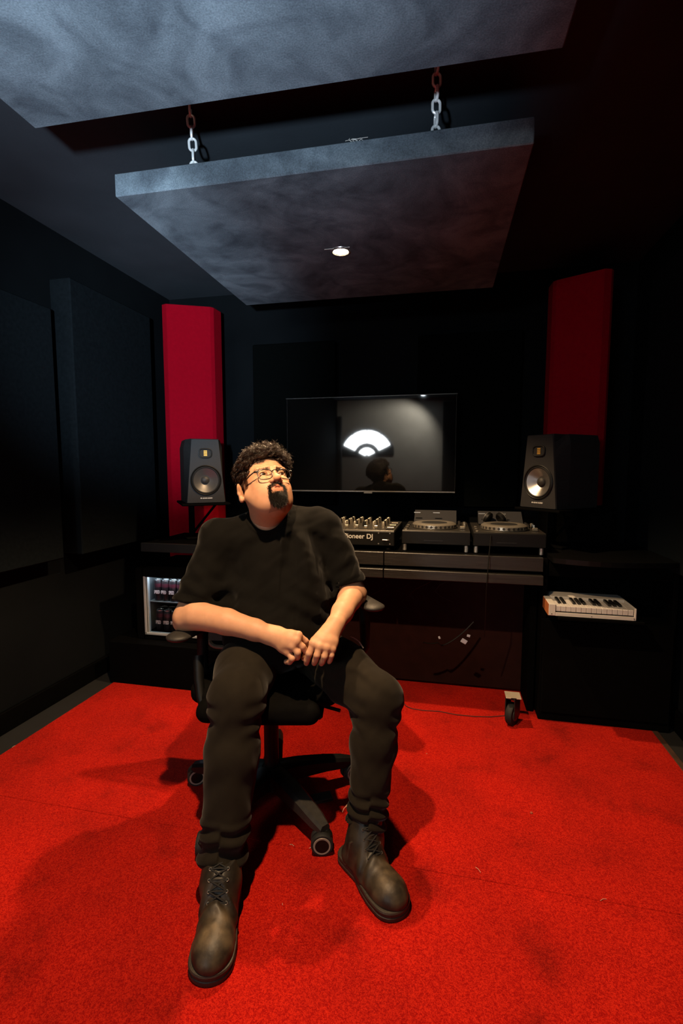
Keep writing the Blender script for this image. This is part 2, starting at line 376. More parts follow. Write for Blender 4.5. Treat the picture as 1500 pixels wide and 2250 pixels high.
# ------------------------------------------------------------------ television
M_scr = mat('tv_glass', (.002, .002, .002), .03, ior=1.8)
tv = tag(empty('television', (-.490, 3.03, 1.345)), 'black flat television on the back wall mirroring a fan window', 'television')
tm = RX(math.radians(0.0))
MB().box(-.537, .537, -.012, .05, -.298, .298, .004, tm).build('housing', M_pl, tv)
MB().box(-.530, .530, -.0145, -.011, -.288, .291, 0, tm).build('screen', M_scr, tv)
tag(MB().box(-.535, .535, -.017, -.010, -.300, -.292, .001, tm).build('bottom_trim', mat('tv_trim', (.16, .15, .14), .35, metal=.7), tv), 'thin silver strip along the bottom')
MB().box(-.5375, .5375, -.0165, -.010, .2925, .2955, 0, tm).build('top_trim', mat('tv_trim_dark', (.06, .06, .06), .35, metal=.6), tv)
MB().box(-.027, .027, -.018, -.006, -.309, -.300, .001, tm).build('badge', mat('badge', (.12, .12, .12), .4, metal=.5), tv)
MB().box(-.2, .2, .05, .09, -.15, .15, .002).build('wall_bracket', M_dark, tv)

# ------------------------------------------------------------------ speakers on stands
M_spk = mat('speaker_shell', (.020, .0195, .020), .6, spec=.2, noise=.35, nscale=300, bump=.3, bscale=500)
M_cone = bpy.data.materials.new('cone'); M_cone.use_nodes = True
_b = M_cone.node_tree.nodes['Principled BSDF']; _b.inputs['Base Color'].default_value = (.22, .21, .20, 1); _b.inputs['Metallic'].default_value = .85; _b.inputs['Roughness'].default_value = .38; _b.inputs['Anisotropic'].default_value = .92
_t = M_cone.node_tree.nodes.new('ShaderNodeTangent'); _t.direction_type = 'RADIAL'; _t.axis = 'Z'; M_cone.node_tree.links.new(_t.outputs[0], _b.inputs['Tangent'])
M_gold = mat('ribbon_gold', (.75, .42, .08), .35, metal=.5, noise=.1, emit=(1, .55, .1), es=.0)
def speaker(loc, rz, label, sgn):
    e = tag(empty('speaker', loc, rz), label, 'speaker', 'monitor speakers on the plates')
    W, H, D = .105, .35, .30
    # bevelled cabinet: front baffle narrower at the top
    fr = [(-.105, 0), (.105, 0), (.100, .05), (.073, H), (-.073, H), (-.100, .05)]
    def ring(y, s_, dz=0): return [(x*s_, y, z+dz*(1 if z < .1 else -1)) for x, z in fr]
    back = [(-W, 0), (W, 0), (W, .05), (W, H), (-W, H), (-W, .05)]
    wc_ = (0, .125)
    def cast(poly, a):
        dx, dz = math.cos(a), math.sin(a); best = 9
        for (x0, z0), (x1, z1) in zip(poly, poly[1:]+poly[:1]):
            x0, x1, z0, z1 = x0-wc_[0], x1-wc_[0], z0-wc_[1], z1-wc_[1]; ex, ez = x1-x0, z1-z0; den = dx*ez-dz*ex
            if abs(den) < 1e-9: continue
            t = (x0*ez-z0*ex)/den; u = (x0*dz-z0*dx)/den
            if t > 0 and -1e-6 <= u <= 1.000001: best = min(best, t)
        return (wc_[0]+best*dx, wc_[1]+best*dz)
    angs = sorted([2*PI*i/48+.001 for i in range(48)]+[math.atan2(z-.125, x) % (2*PI) for x, z in fr])
    front0 = [(x*.97, z*.985+.002) for x, z in fr]
    def rg(poly, y): return [(cast(poly, a)[0], y, cast(poly, a)[1]) for a in angs]
    MB().loft([[(.0668*math.cos(a), -D/2+.045, .125+.0668*math.sin(a)) for a in angs], [(.0668*math.cos(a), -D/2, .125+.0668*math.sin(a)) for a in angs],
               rg(front0, -D/2), rg(fr, -D/2+.006), rg(back, -D/2+.085), rg(back, D/2)]).build('cabinet', M_spk, e)
    FM = T(0, -D/2-.001, .125)@RX(PI/2)
    MB().lathe([(.082, 0), (.083, .003), (.079, .006), (.076, .004), (.074, 0)], 48, FM, False).build('woofer_ring', M_pl, e, True)
    MB().lathe([(.0745, .001), (.071, .005), (.066, .0005)], 48, FM, False).build('surround', M_rub, e, True)
    c = MB().lathe([(.066, .001), (.055, -.006), (.040, -.0155), (.025, -.024), (.020, -.027)], 48, None, False).build('cone', M_cone, e, True); c.matrix_local = FM
    MB().lathe([(.024, -.026), (.021, -.018), (.013, -.0125), (.0001, -.0105)], 32, FM).build('dust_cap', M_plg, e, True)
    mb = MB(); pts = []
    for i in range(32):
        a = 2*PI*i/32; pts.append((math.copysign(abs(math.cos(a))**.6, math.cos(a))*.033, math.copysign(abs(math.sin(a))**.6, math.sin(a))*.024))
    TM = T(0, -D/2-.001, .272)@RX(PI/2)
    mb.tube([(x, y, .002) for x, y in pts], .0035, 8, True, TM).build('waveguide_rim', M_pl, e, True)
    MB().prism([(x*.93, y*.93) for x, y in pts], 0, .0015, TM).build('waveguide', M_rub, e)
    g = MB()
    for i in range(4): g.box(-.009, .009, -.0145+i*.008, -.0145+i*.008+.0055, .0018, .003, 0, TM)
    tag(g.build('ribbon_tweeter', M_gold, e), 'gold ribbon bars')
    text('logo', '\u25cf ADAM AUDIO', .0085, M_white, e, T(0, -D/2-.0022, .026)@FRONT, .0003, 1, .0003)
    return e
SL = (-1.385, 2.56); SR = (.535, 2.56)
speaker((SL[0], SL[1], 1.005), math.radians(36), 'black studio monitor speaker on the left in front of the bright red panel', 1)
speaker((SR[0], SR[1], 1.005), math.radians(-49), 'black studio monitor speaker on the right, angled in shadow', -1)
def stand(x, y, rz, z0, label):
    e = tag(empty('speaker_stand', (x, y, z0), rz), label, 'speaker stand', 'speaker stands')
    h = 1.003-z0
    MB().box(-.13, .13, -.16, .16, h-.013, h, .003).build('top_plate', M_black, e)
    MB().box(-.075, -.045, .02, .06, .012, h-.013, .004).build('column', M_black, e)
    MB().box(-.10, .07, -.05, .10, 0, .012, .003).build('base_plate', M_black, e)
    MB().tube([(.085, .04, h-.015), (-.06, .04, .02)], .007, 8).build('brace', M_black, e)
    return e
stand(SL[0], SL[1], math.radians(36), DT+.001, 'black stand under the left speaker with a slanted brace')
stand(SR[0], SR[1], math.radians(-49), .804, 'black stand under the right speaker')

# ------------------------------------------------------------------ desk
M_wood = mat('black_stained_wood', (.018, .016, .014), .40, noise=.75, nscale=7, stretch=(1, 12, 60), bump=.35, bscale=30, bdist=.001)
M_desk = mat('black_desk', (.0010, .0010, .0010), .8, spec=.02, noise=.3, nscale=30)
dk = tag(empty('desk', (-.65, 2.6, 0)), 'long black desk with two stacked wooden fascia boards below the deck gear', 'desk')
def dbox(n, x0, x1, y0, y1, z0, z1, m=M_desk, b=.002): return MB().box(x0+.65, x1+.65, y0-2.6, y1-2.6, z0, z1, b).build(n, m, dk)
dbox('desktop', -1.62, .43, 2.32, 2.75, DT-.016, DT)
dbox('fascia_board', -1.15, -.297, 2.30, 2.32, .728, DT+.002, M_wood); dbox('fascia_board', -.293, .43, 2.30, 2.32, .728, DT+.002, M_wood)
dbox('fascia_board', -1.15, -.297, 2.285, 2.38, .668, .712, M_wood); dbox('fascia_board', -.293, .43, 2.285, 2.38, .668, .712, M_wood)
dbox('lower_shelf', -1.15, .43, 2.38, 2.85, .67, .685)
dbox('side_panel', -1.10, -1.07, 2.40, 2.85, .006, DT-.016); dbox('side_panel', .40, .43, 2.42, 2.85, .006, DT-.016)
dbox('back_panel', -1.07, .40, 2.62, 2.64, .02, .67, mat('desk_back', (.015, .004, .003), .9, noise=.3, spec=.1))
dbox('desk_edge', -1.62, -1.15, 2.30, 2.32, .745, DT+.002, mat('edge_gloss', (.008, .009, .011), .35, noise=.3, spec=.3))
# caster under the right end
ca = tag(empty('caster_wheel', (.315, 2.28, 0.006)), 'black swivel caster with steel plate under the right end of the desk', 'caster')
CM = RZ(math.radians(60))
MB().lathe([(.020, -.016), (.048, -.015), (.051, -.011), (.051, .011), (.048, .015), (.020, .016)], 36, CM@T(0, 0, .051)@RX(PI/2)).build('wheel', M_rub, ca, True)
MB().lathe([(.026, -.018), (.030, -.0175), (.030, .0175), (.026, .018)], 30, CM@T(0, 0, .051)@RX(PI/2)).build('hub', mat('hub_grey', (.10, .09, .08), .4, metal=.5), ca, True)
MB().box(-.03, .03, -.024, -.019, .04, .135, .001, CM).box(-.03, .03, .019, .024, .04, .135, .001, CM).box(-.03, .03, -.024, .024, .128, .135, .001, CM).build('fork', M_dark, ca)
MB().box(-.034, .034, -.034, .034, .136, .141, .001).build('mounting_plate', mat('plate_steel', (.42, .36, .28), .45, metal=.4, noise=.2), ca)
MB().box(-.012, .012, -.0355, -.0335, .136, .141).build('plate_slot', M_dark, ca)
# right-hand cabinet with rounded worktop
rc = tag(empty('cabinet', (.72, 2.6, 0)), 'black floor cabinet at the right below the curved worktop', 'cabinet')
MB().box(-.28, .28, -.25, .165, .006, .50, .004).box(-.28, -.26, -.25, .165, .50, .78, .002).box(.26, .28, -.25, .165, .50, .78, .002).box(-.28, .28, -.02, .165, .50, .78, .002).build('carcass', M_black, rc)
MB().box(-.255, .255, -.25, -.10, .70, .775, .003).build('upper_drawer', M_black, rc)
MB().box(-.27, .27, -.262, -.25, .05, .495, .003).build('door', M_black, rc)
pts = [(-.262, .21), (-.262, -.30)]+[(-.30+.60*i/14, -.28-.10*math.sin(PI*(i/14))**.8*(1-.35*i/14)) for i in range(1, 14)]+[(.28, -.30), (.30, -.27), (.30, .21)]
wt = MB().prism(pts, 0, .022); wo = wt.build('worktop', mat('worktop_gloss', (.003, .003, .003), .25, spec=.3)); wo.location = (.72, 2.55, .782)
tag(wo, 'glossy black worktop with a curved front edge above the keyboard', 'worktop')
# midi keyboard on a pull-out shelf
M_kb = mat('keyboard_shell', (.42, .40, .37), .45, noise=.06); M_key = mat('white_key', (.42, .40, .38), .35); M_bk = mat('black_key', (.008, .008, .008), .3)
sh = tag(empty('pull_out_shelf', (.62, 2.25, .54)), 'black pull-out shelf carrying the small keyboard', 'shelf')
MB().box(-.14, .20, -.05, .22, 0, .012, .002).build('shelf_board', M_black, sh)
MB().box(-.12, -.11, .12, .20, -.038, .0, .001).build('runner', M_black, sh); MB().box(.17, .18, .12, .20, -.038, .0, .001).build('runner', M_black, sh)
kb = tag(empty('midi_keyboard', (.615, 2.22, .555), math.radians(-1)), 'small cream keyboard with black keys on the pull-out shelf at right', 'keyboard')
KW = .345
MB().box(-KW/2, KW/2, -.01, .21, 0, .010, .001).box(-KW/2, -KW/2+.028, -.012, .21, .0, .052, .002).box(KW/2-.008, KW/2, -.012, .21, .0, .052, .002).box(-KW/2+.028, KW/2-.008, .115, .21, .008, .055, .002).box(-KW/2+.028, KW/2-.008, -.012, -.008, .0, .016, .0008).build('shell', M_kb, kb)
MB().box(-KW/2-.002, -KW/2, -.010, .21, .0, .050).build('side_cheek', mat('cheek_wood', (.32, .10, .03), .5, noise=.4), kb)
nk = 15; kx0 = -KW/2+.030; kw = (KW-.040)/nk
for i in range(nk):
    MB().box(kx0+i*kw+.0005, kx0+(i+1)*kw-.0005, -.008, .112, .020, .044, .0015).build('white_key', M_key, kb)
    if i % 7 not in (2, 6) and i < nk-1: MB().box(kx0+(i+1)*kw-.006, kx0+(i+1)*kw+.006, .032, .112, .044, .055, .0015).build('black_key', M_bk, kb)
for i in range(3): MB().cyl(.0022, 0, .0008, 10, T([-.160, 0, .164][i], -.0122, [.008, .006, .008][i])@RX(PI/2)).build('screw', M_bk, kb)

# ------------------------------------------------------------------ DJ gear on the desktop
DZ = .792
mx = tag(empty('mixer', (-.431, 2.355, DZ)), 'black DJ mixer with rows of knobs beside the man\'s arm', 'mixer')
mx.scale = (1.13, 1.13, 1.13)
MB().box(-.16, .16, 0, .38, .018, .083, .003).build('body', M_pl, mx)
MB().box(-.158, .158, .004, .376, .083, .086, .001).build('top_plate', mat('mixer_top', (.08, .072, .06), .35, metal=.6, noise=.2), mx)
text('logo', 'Pioneer DJ', .030, M_white, mx, T(.000, -.0006, .058)@FRONT, .0004, 1.0, .0004)
for i in range(6):
    for j in range(7):
        x = -.132+i*.045; y = .14+j*.034
        k = MB().lathe([(.0085, 0), (.0075, .022), (.006, .024), (.0001, .024)], 14, T(x, y, .086)).build('knob', M_brass if (i+j) % 3 else M_pl, mx, True)
for i in range(5):
    x = -.11+i*.045
    MB().box(x-.001, x+.001, .03, .12, .086, .0868).build('fader_slot', M_rub, mx)
    MB().box(x-.008, x+.008, .045+.012*(i % 3), .06+.012*(i % 3), .0868, .101, .002).build('fader_cap', M_brass, mx)
for i in range(7): MB().box(.118, .150, .03+i*.045, .048+i*.045, .086, .093, .001).build('button', M_brass if i % 2 else M_plg, mx)
MB().tube([(.108, -.001, .045), (.13, -.006, .045), (.135, -.001, .045)], .003, 6).build('socket_guard', M_steel, mx)
for x in (-.13, .09, .14):
    for z in (.028, .075): MB().cyl(.003, 0, .0015, 10, T(x, 0.0005, z)@RX(PI/2)).build('screw', M_steel, mx)
for sx in (-.13, .13): MB().cyl(.014, 0, .018, 14, T(sx, .03, 0)).build('foot', M_pl, mx)

def player(x, label, bright):
    e = tag(empty('dj_player', (x, 2.365, DZ)), label, 'DJ player', 'DJ players on the desk'); e.scale = (1.13, 1.13, 1.13)
    MB().box(-.145, .145, 0, .37, .03, .088, .003).build('body', M_pl, e)
    MB().box(-.143, .143, .003, .367, .088, .090, .001).build('top_plate', mat('player_top', (.05, .046, .04), .35, metal=.6, noise=.2), e)
    j = MB().lathe([(.095, 0), (.098, .004), (.097, .018), (.088, .024), (.062, .024), (.058, .021)], 48, T(-.01, .125, .090)).build('jog_wheel', mat('jog_silver', (.42, .38, .31), .32, metal=.8, noise=.1), e, True)
    MB().lathe([(.058, .021), (.056, .0235), (.0001, .0235)], 40, T(-.01, .125, .090)).build('jog_display', M_rub, j, True)
    for k in range(30):
        a = 2*PI*k/30; MB().lathe([(.0062, 0), (.0052, .0018), (.0001, .002)], 10, T(-.01+.0965*math.cos(a), .125+.0965*math.sin(a), .1010)@RZ(a)@RY(PI/2-.1)).build('jog_dimple', M_plg, j, True)
    MB().prism([(-.1, 0), (.1, 0), (.1, .1), (-.1, .1)], 0, .006, T(-.01, .255, .092)@RX(math.radians(32))).build('display', mat('display_glass', (.03, .03, .032), .1, coat=.5), e)
    MB().box(-.11, .09, .30, .34, .088, .125, .002).build('display_housing', M_pl, e)
    MB().box(-.11, -.08, .262, .268, .142, .146).box(-.02, .012, .262, .268, .142, .146).build('display_mark', M_steel, e)
    for k in range(6): MB().cyl(.007, 0, .006, 14, T(-.128, .02+.035*k, .09)).build('cue_button', M_brass if k % 2 == 0 else M_plg, e)
    for k in range(7): MB().lathe([(.007, 0), (.0065, .014), (.0001, .015)], 12, T(.103+(k % 2)*.023, .19+(k//2)*.032, .09)).build('knob', M_brass if k % 2 else M_plg, e)
    MB().box(.112, .114, .03, .16, .0902, .0912).build('pitch_slot', M_rub, e); MB().box(.102, .124, .075, .09, .0912, .104, .002).build('pitch_fader', M_brass, e)
    MB().box(-.05, .03, -.0012, 0.001, .045, .049).build('front_line', M_dark, e)
    for sx in (-.132, .128): tag(MB().cyl(.0085, 0, .03, 16, T(sx, .012, 0), .002).build('foot', M_steel, e, True), 'bright metal foot')
    return e
player(-.052, 'black DJ player with silver jog wheel, next to the mixer', 1)
player(.288, 'black DJ player with headphones lying on it, furthest right on the desk', 0)
hp = tag(empty('headphones', (.245, 2.66, DZ+.113)), 'black folded headphones resting on the right-hand DJ player', 'headphones')
for s_ in (-1, 1):
    HM = T(s_*.034, 0, .028)@RZ(s_*.5)@RY(s_*1.1)
    c = MB().lathe([(.0001, -.014), (.026, -.014), (.032, -.008), (.032, .006), (.026, .012), (.0001, .013)], 28, HM).build('ear_cup', M_pl, hp, True)
    for q in (0, 1): MB().tube([((.024+.006*q)*math.cos(a), (.024+.006*q)*math.sin(a), .0125-.004*q) for a in [2*PI*i/28 for i in range(28)]], .0012, 5, True, HM).build('chrome_ring', M_steel, c, True)
MB().tube([(.045*math.cos(a), .03+.065*math.sin(a), .012) for a in [PI*i/16 for i in range(17)]], .0065, 8).build('headband', M_pl, hp, True)
tag(MB().tube([ony(1085, 1152, 2.62), ony(1083, 1160, 2.50), ony(1080, 1170, 2.40), ony(1078, 1180, 2.352), ony(1073, 1230, 2.275), ony(1068, 1300, 2.27), ony(1064, 1400, 2.36)], .0022, 6).build('headphone_cable', M_pl, None, True), 'thin black headphone cable hanging down over the desk front', 'cable')

# cables under the desk
tag(MB().tube([ony(930+p*110, 1412+34*p-116*p*p if p < .35 else 1420-95*(p-.3)**1.6, 2.40+.1*p) for p in [i/14 for i in range(15)]], .004, 8).build('cable', M_pl, None, True), 'glossy black cable looping under the desk', 'cable')
M_tape = mat('tape_tag', (.38, .42, .5), .5, noise=.2)
for i, (px, py, r, s_, lb) in enumerate(((1019, 1409, .5, 1.0, 'larger pale cable tag under the desk, lower of the two beside each other'), (1029, 1397, .2, .55, 'smaller pale cable tag under the desk, just above the larger one'), (965, 1401, 1.2, .45, 'narrow bluish cable tag under the desk, left of the others'))):
    p = ony(px, py, 2.39); e = MB().box(-.014*s_, .014*s_, -.002, .002, -.011*s_, .011*s_, .0008).build('cable_tag', M_tape); e.location = p; e.rotation_euler = (.2, r, 0)
    tag(e, lb, 'cable tag', 'cable tags under the desk')
for i in range(4):
    x0 = 820+i*55; pts = [ony(x0+30*math.sin(k*.9+i), 1262+k*12+i*4, 2.44) for k in range(5)]
    tag(MB().tube(pts, .003, 6).build('cable', M_pl, None, True), ['dark cable hanging under the desk, nearest the man\'s arm', 'dark cable hanging under the desk, second from the man\'s arm', 'dark cable hanging under the desk, third from the man\'s arm', 'dark cable hanging under the desk, furthest from the man\'s arm'][i], 'cable', 'cables hanging behind the desk')
M_thin = mat('dark_cord', (.06, .004, .003), .8)
tag(MB().tube([onz(x, y, CT+.0025) for x, y in ((886, 1545), (893, 1552), (905, 1557), (930, 1561), (965, 1563), (1000, 1570), (1040, 1574), (1075, 1575), (1112, 1572))], .0022, 6).build('cord', M_thin, None, True), 'thin dark cord lying on the carpet toward the caster', 'cord')

# ------------------------------------------------------------------ left unit with fridge
FX0, FX1, FY = -1.665, -1.19, 2.335
un = tag(empty('fridge_plinth', (-1.37, 2.5, 0)), 'black plinth under the small drinks fridge', 'plinth')
MB().box(-.45, .26, -.235, .25, .006, .242, .003).build('plinth_box', M_black, un)
fr = tag(empty('drinks_fridge', ((FX0+FX1)/2, FY, .244)), 'small black drinks fridge with lit glass door behind the man\'s elbow', 'fridge')
hw = (FX1-FX0)/2
MB().box(-hw-.02, -hw+.02, .03, .42, 0, .40, .002).box(hw-.02, hw+.02, .03, .42, 0, .40, .002).box(-hw, hw, .03, .42, .36, .40, .002).box(-hw, hw, .03, .42, 0, .03, .002).box(-hw, hw, .40, .42, 0, .40).build('cabinet_shell', M_black, fr)
MB().box(-hw+.02, -hw+.022, .05, .40, .03, .36).box(hw-.022, hw-.02, .05, .40, .03, .36).box(-hw+.02, hw-.02, .398, .40, .03, .36).build('liner', mat('fridge_liner', (.10, .11, .12), .5), fr)
M_frm = mat('door_frame_alu', (.42, .44, .46), .45, metal=.5, noise=.1)
dr = MB().box(-hw-.02, -hw+.028, 0, .028, .0, .40, .002).box(hw-.028, hw+.02, 0, .028, .0, .40, .002).box(-hw+.02, hw-.02, 0, .028, .352, .40, .002).box(-hw+.02, hw-.02, 0, .028, 0, .030, .002).build('door', M_black, fr)
MB().box(-hw+.028, -hw+.040, -.001, .026, .03, .355, .001).box(-hw+.028, hw-.03, -.001, .026, .026, .037, .001).box(hw-.038, hw-.028, -.001, .026, .03, .355, .001).build('door_seal', M_frm, dr)
MB().box(-hw+.046, -hw+.050, .004, .024, .037, .355).build('seal_line', M_frm, dr)
glass = mat('fridge_glass', (.9, .95, .95), .02, trans=1.0, ior=1.1)
MB().box(-hw+.04, hw-.038, .010, .013, .037, .352).build('glass_pane', glass, dr)
MB().box(-hw+.022, hw-.022, .06, .38, .196, .201).build('shelf', mat('shelf_wire', (.25, .26, .27), .4, metal=.5), fr)
MB().box(-hw+.05, hw-.05, .035, .05, .348, .356).build('light_strip', mat('strip_glow', (1, 1, 1), .5, emit=(.75, .88, 1.0), es=22.0), fr)
M_can = mat('can_body', (.012, .008, .010), .35, metal=.2, noise=.3, nscale=40); M_lid = mat('can_lid', (.7, .75, .78), .25, metal=.9); M_canr = mat('can_red', (.07, .012, .022), .4, metal=.2, noise=.4); M_ct = mat('can_text', (.55, .42, .42), .5)
def can(lx, ly, lz, label, grp, rz=0.0, front=True):
    e = tag(empty('drink_can', (fr.location[0]+lx, fr.location[1]+ly, fr.location[2]+lz), rz), label, 'can', grp)
    r = .0225; h = .118
    MB().lathe([(r*.85, 0), (r, .005), (r, h-.010), (r*.86, h-.002)], 24).build('can_body', M_can, e, True)
    MB().lathe([(r*.88, h-.004), (r*.9, h), (r*.82, h), (r*.80, h-.003), (.0001, h-.003)], 24).build('lid', M_lid, e, True)
    if front:
        MB().lathe([(r+.0004, .078), (r+.0004, .098)], 24).build('red_band', M_canr, e, True)
        text('printing', 'SPEED', .027, M_ct, e, T(0, -r-.0012, .050)@FRONT, .0003, .46, .0006)
    return e
xs = [-.170+i*.047 for i in range(7)]
pos = ['leftmost', 'second from the left', 'third from the left', 'fourth from the left', 'fifth from the left', 'sixth from the left', 'seventh from the left']
for i, x in enumerate(xs):
    can(x, .085, .203, 'dark slim can, %s in front row, upper fridge shelf' % pos[i], 'cans on the upper fridge shelf', random.uniform(-.3, .3))
    can(x+.012, .075, .032, 'dark slim can, %s in front row, fridge floor' % pos[i], 'cans on the fridge floor', random.uniform(-.3, .3))
    can(x+.02, .135, .203, 'plain dark can, %s in back row, upper fridge shelf' % pos[i], 'cans on the upper fridge shelf', 0, False)
    can(x+.004, .125, .032, 'plain dark can, %s in back row, fridge floor' % pos[i], 'cans on the fridge floor', 0, False)


# ------------------------------------------------------------------ organic surfaces: smooth-blended fields meshed with surface nets
def sstep(x): x = np.clip(x, 0, 1); return x*x*(3-2*x)
class Field:
    def __init__(s, lo, hi, res):
        s.lo = np.array(lo, np.float32); s.res = res
        s.n = np.ceil((np.array(hi)-s.lo)/res).astype(int)+1
        s.D = np.full(s.n, .05, np.float32)
        s.ax = [s.lo[i]+res*np.arange(s.n[i], dtype=np.float32) for i in range(3)]
    def sub(s, lo, hi, m):
        sl = []
        for i in range(3):
            a = int(np.floor((lo[i]-m-s.lo[i])/s.res)); b = int(np.ceil((hi[i]+m-s.lo[i])/s.res))+1
            a = max(a, 0); b = min(b, s.n[i])
            if b <= a: return None
            sl.append(slice(a, b))
        G = np.meshgrid(s.ax[0][sl[0]], s.ax[1][sl[1]], s.ax[2][sl[2]], indexing='ij', sparse=True)
        return tuple(sl), G
    def comb(s, sl, d, k, mode):
        A = s.D[sl]
        if mode == 'add':
            h = np.maximum(k-np.abs(A-d), 0)/k if k > 0 else 0; s.D[sl] = np.minimum(A, d)-h*h*k*.25
        else:
            d = -d; h = np.maximum(k-np.abs(A-d), 0)/k if k > 0 else 0; s.D[sl] = np.maximum(A, d)+h*h*k*.25
    def cone(s, a, b, ra, rb, k=.01, mode='add', flat=None):
        a = np.array(a, float); b = np.array(b, float); R = max(ra, rb)
        q = s.sub(np.minimum(a, b)-R, np.maximum(a, b)+R, k+3*s.res+.01)
        if q is None: return
        sl, (X, Y, Z) = q; ba = b-a; L = max(ba@ba, 1e-9)
        px, py, pz = X-a[0], Y-a[1], Z-a[2]
        t = np.clip((px*ba[0]+py*ba[1]+pz*ba[2])/L, 0, 1)
        qx, qy, qz = px-t*ba[0], py-t*ba[1], pz-t*ba[2]
        if flat is not None:                    # (direction, factor): section thinner along the direction
            n, f = np.array(flat[0], float), flat[1]; n /= np.linalg.norm(n)
            c = qx*n[0]+qy*n[1]+qz*n[2]; g = 1/f-1
            qx, qy, qz = qx+c*n[0]*g, qy+c*n[1]*g, qz+c*n[2]*g
            d = (np.sqrt(qx*qx+qy*qy+qz*qz)-(ra+(rb-ra)*t))*(f**.5)
        else: d = np.sqrt(qx*qx+qy*qy+qz*qz)-(ra+(rb-ra)*t)
        s.comb(sl, d, k, mode)
    def ell(s, c, r, k=.01, mode='add', R=None):
        c = np.array(c, float); r = np.array(r, float); m = r.max() if R is not None else r
        q = s.sub(c-m, c+m, k+3*s.res+.01)
        if q is None: return
        sl, (X, Y, Z) = q; X, Y, Z = X-c[0], Y-c[1], Z-c[2]
        if R is not None:
            X, Y, Z = (R[0][0]*X+R[0][1]*Y+R[0][2]*Z), (R[1][0]*X+R[1][1]*Y+R[1][2]*Z), (R[2][0]*X+R[2][1]*Y+R[2][2]*Z)
        k0 = np.sqrt((X/r[0])**2+(Y/r[1])**2+(Z/r[2])**2); k1 = np.sqrt((X/r[0]**2)**2+(Y/r[1]**2)**2+(Z/r[2]**2)**2)+1e-9
        s.comb(sl, k0*(k0-1)/k1, k, mode)
    def full(s): return np.meshgrid(*s.ax, indexing='ij', sparse=True)
    def mesh(s):
        D = s.D; sg = D < 0; nx, ny, nz = D.shape
        c = [sg[i:nx-1+i, j:ny-1+j, k:nz-1+k] for i in (0, 1) for j in (0, 1) for k in (0, 1)]
        cnt = sum(x.astype(np.int8) for x in c); act = (cnt > 0) & (cnt < 8)
        idx = -np.ones(act.shape, np.int64); P = np.argwhere(act); idx[act] = np.arange(len(P))
        acc = np.zeros((len(P), 3)); w_ = np.zeros(len(P))
        cor = [(i, j, k) for i in (0, 1) for j in (0, 1) for k in (0, 1)]
        val = {q: D[P[:, 0]+q[0], P[:, 1]+q[1], P[:, 2]+q[2]].astype(float) for q in cor}
        for q in cor:
            for ax in range(3):
                if q[ax] == 0:
                    p = list(q); p[ax] = 1; p = tuple(p); a, b = val[q], val[p]; m = (a < 0) != (b < 0)
                    t = np.where(m, a/np.where(m, a-b, 1), 0); pt = np.array(q, float)+np.outer(t, np.eye(3)[ax])
                    acc[m] += pt[m]; w_[m] += 1
        V = (P+acc/w_[:, None])*s.res+s.lo
        Q = []
        for ax in range(3):
            o1, o2 = [a for a in range(3) if a != ax]
            sl0 = [slice(1, -1)]*3; sl0[ax] = slice(0, -1); sl1 = list(sl0); sl1[ax] = slice(1, None)
            A, B = sg[tuple(sl0)], sg[tuple(sl1)]
            E = np.argwhere(A != B); 
            if not len(E): continue
            base = E.copy(); base[:, o1] += 1; base[:, o2] += 1
            e1 = np.eye(3, dtype=int)[o1]; e2 = np.eye(3, dtype=int)[o2]
            f = lambda x: idx[x[:, 0], x[:, 1], x[:, 2]]
            q = np.stack([f(base-e1-e2), f(base-e2), f(base), f(base-e1)], 1)
            flip = A[E[:, 0], E[:, 1], E[:, 2]]
            if ax == 1: flip = ~flip
            q[~flip] = q[~flip][:, ::-1]; Q.append(q)
        Q = np.concatenate(Q); Q = Q[(Q >= 0).all(1)]
        return V.astype(np.float32), Q
def relax(V, Q, it=2, lam=.5):
    for _ in range(it):
        acc = np.zeros_like(V, dtype=np.float64); c = np.zeros(len(V))
        for a in range(4):
            for b in ((a+1) % 4, (a-1) % 4):
                np.add.at(acc, Q[:, a], V[Q[:, b]]); np.add.at(c, Q[:, a], 1)
        V = V+lam*((acc/np.maximum(c, 1)[:, None])-V)
    return V
def K(x, y, d): return np.array([(x-CX)/F*d, d, -(y-CY)/F*d])          # (sideways, depth, upward) of a photographed point
BAS = np.array([RT, FW, UP])                                           # body frame to room
def to_room(V): return np.asarray(V)@BAS+OO
def wnoise(X, Y, Z, f, seed=0):                                        # cheap smooth wavy noise
    r = np.random.default_rng(seed); o = 0
    for i in range(4):
        d = r.normal(size=3); d /= np.linalg.norm(d); ff = f*(1+.55*i); ph = r.random(3)*6.28
        o = o+np.sin(ff*(X*d[0]+Y*d[1]+Z*d[2])+ph[0]+1.3*np.sin(ff*.6*(X*d[1]-Y*d[2]+Z*d[0])+ph[1]))/(1+.5*i)
    return o*.4

PB = onz(620, 1760, 0)
person = tag(empty('person', (float(PB[0]), float(PB[1]), 0)), 'seated person in black T-shirt, dark trousers and worn boots, hands together, looking up', 'person')
PINV = np.array(PB)*np.array([1, 1, 0])
def body_part(name, Vroom, Q, m, parent=None, colors=None):
    return quads(name, np.asarray(Vroom)-PINV, Q, m, parent or person, colors)

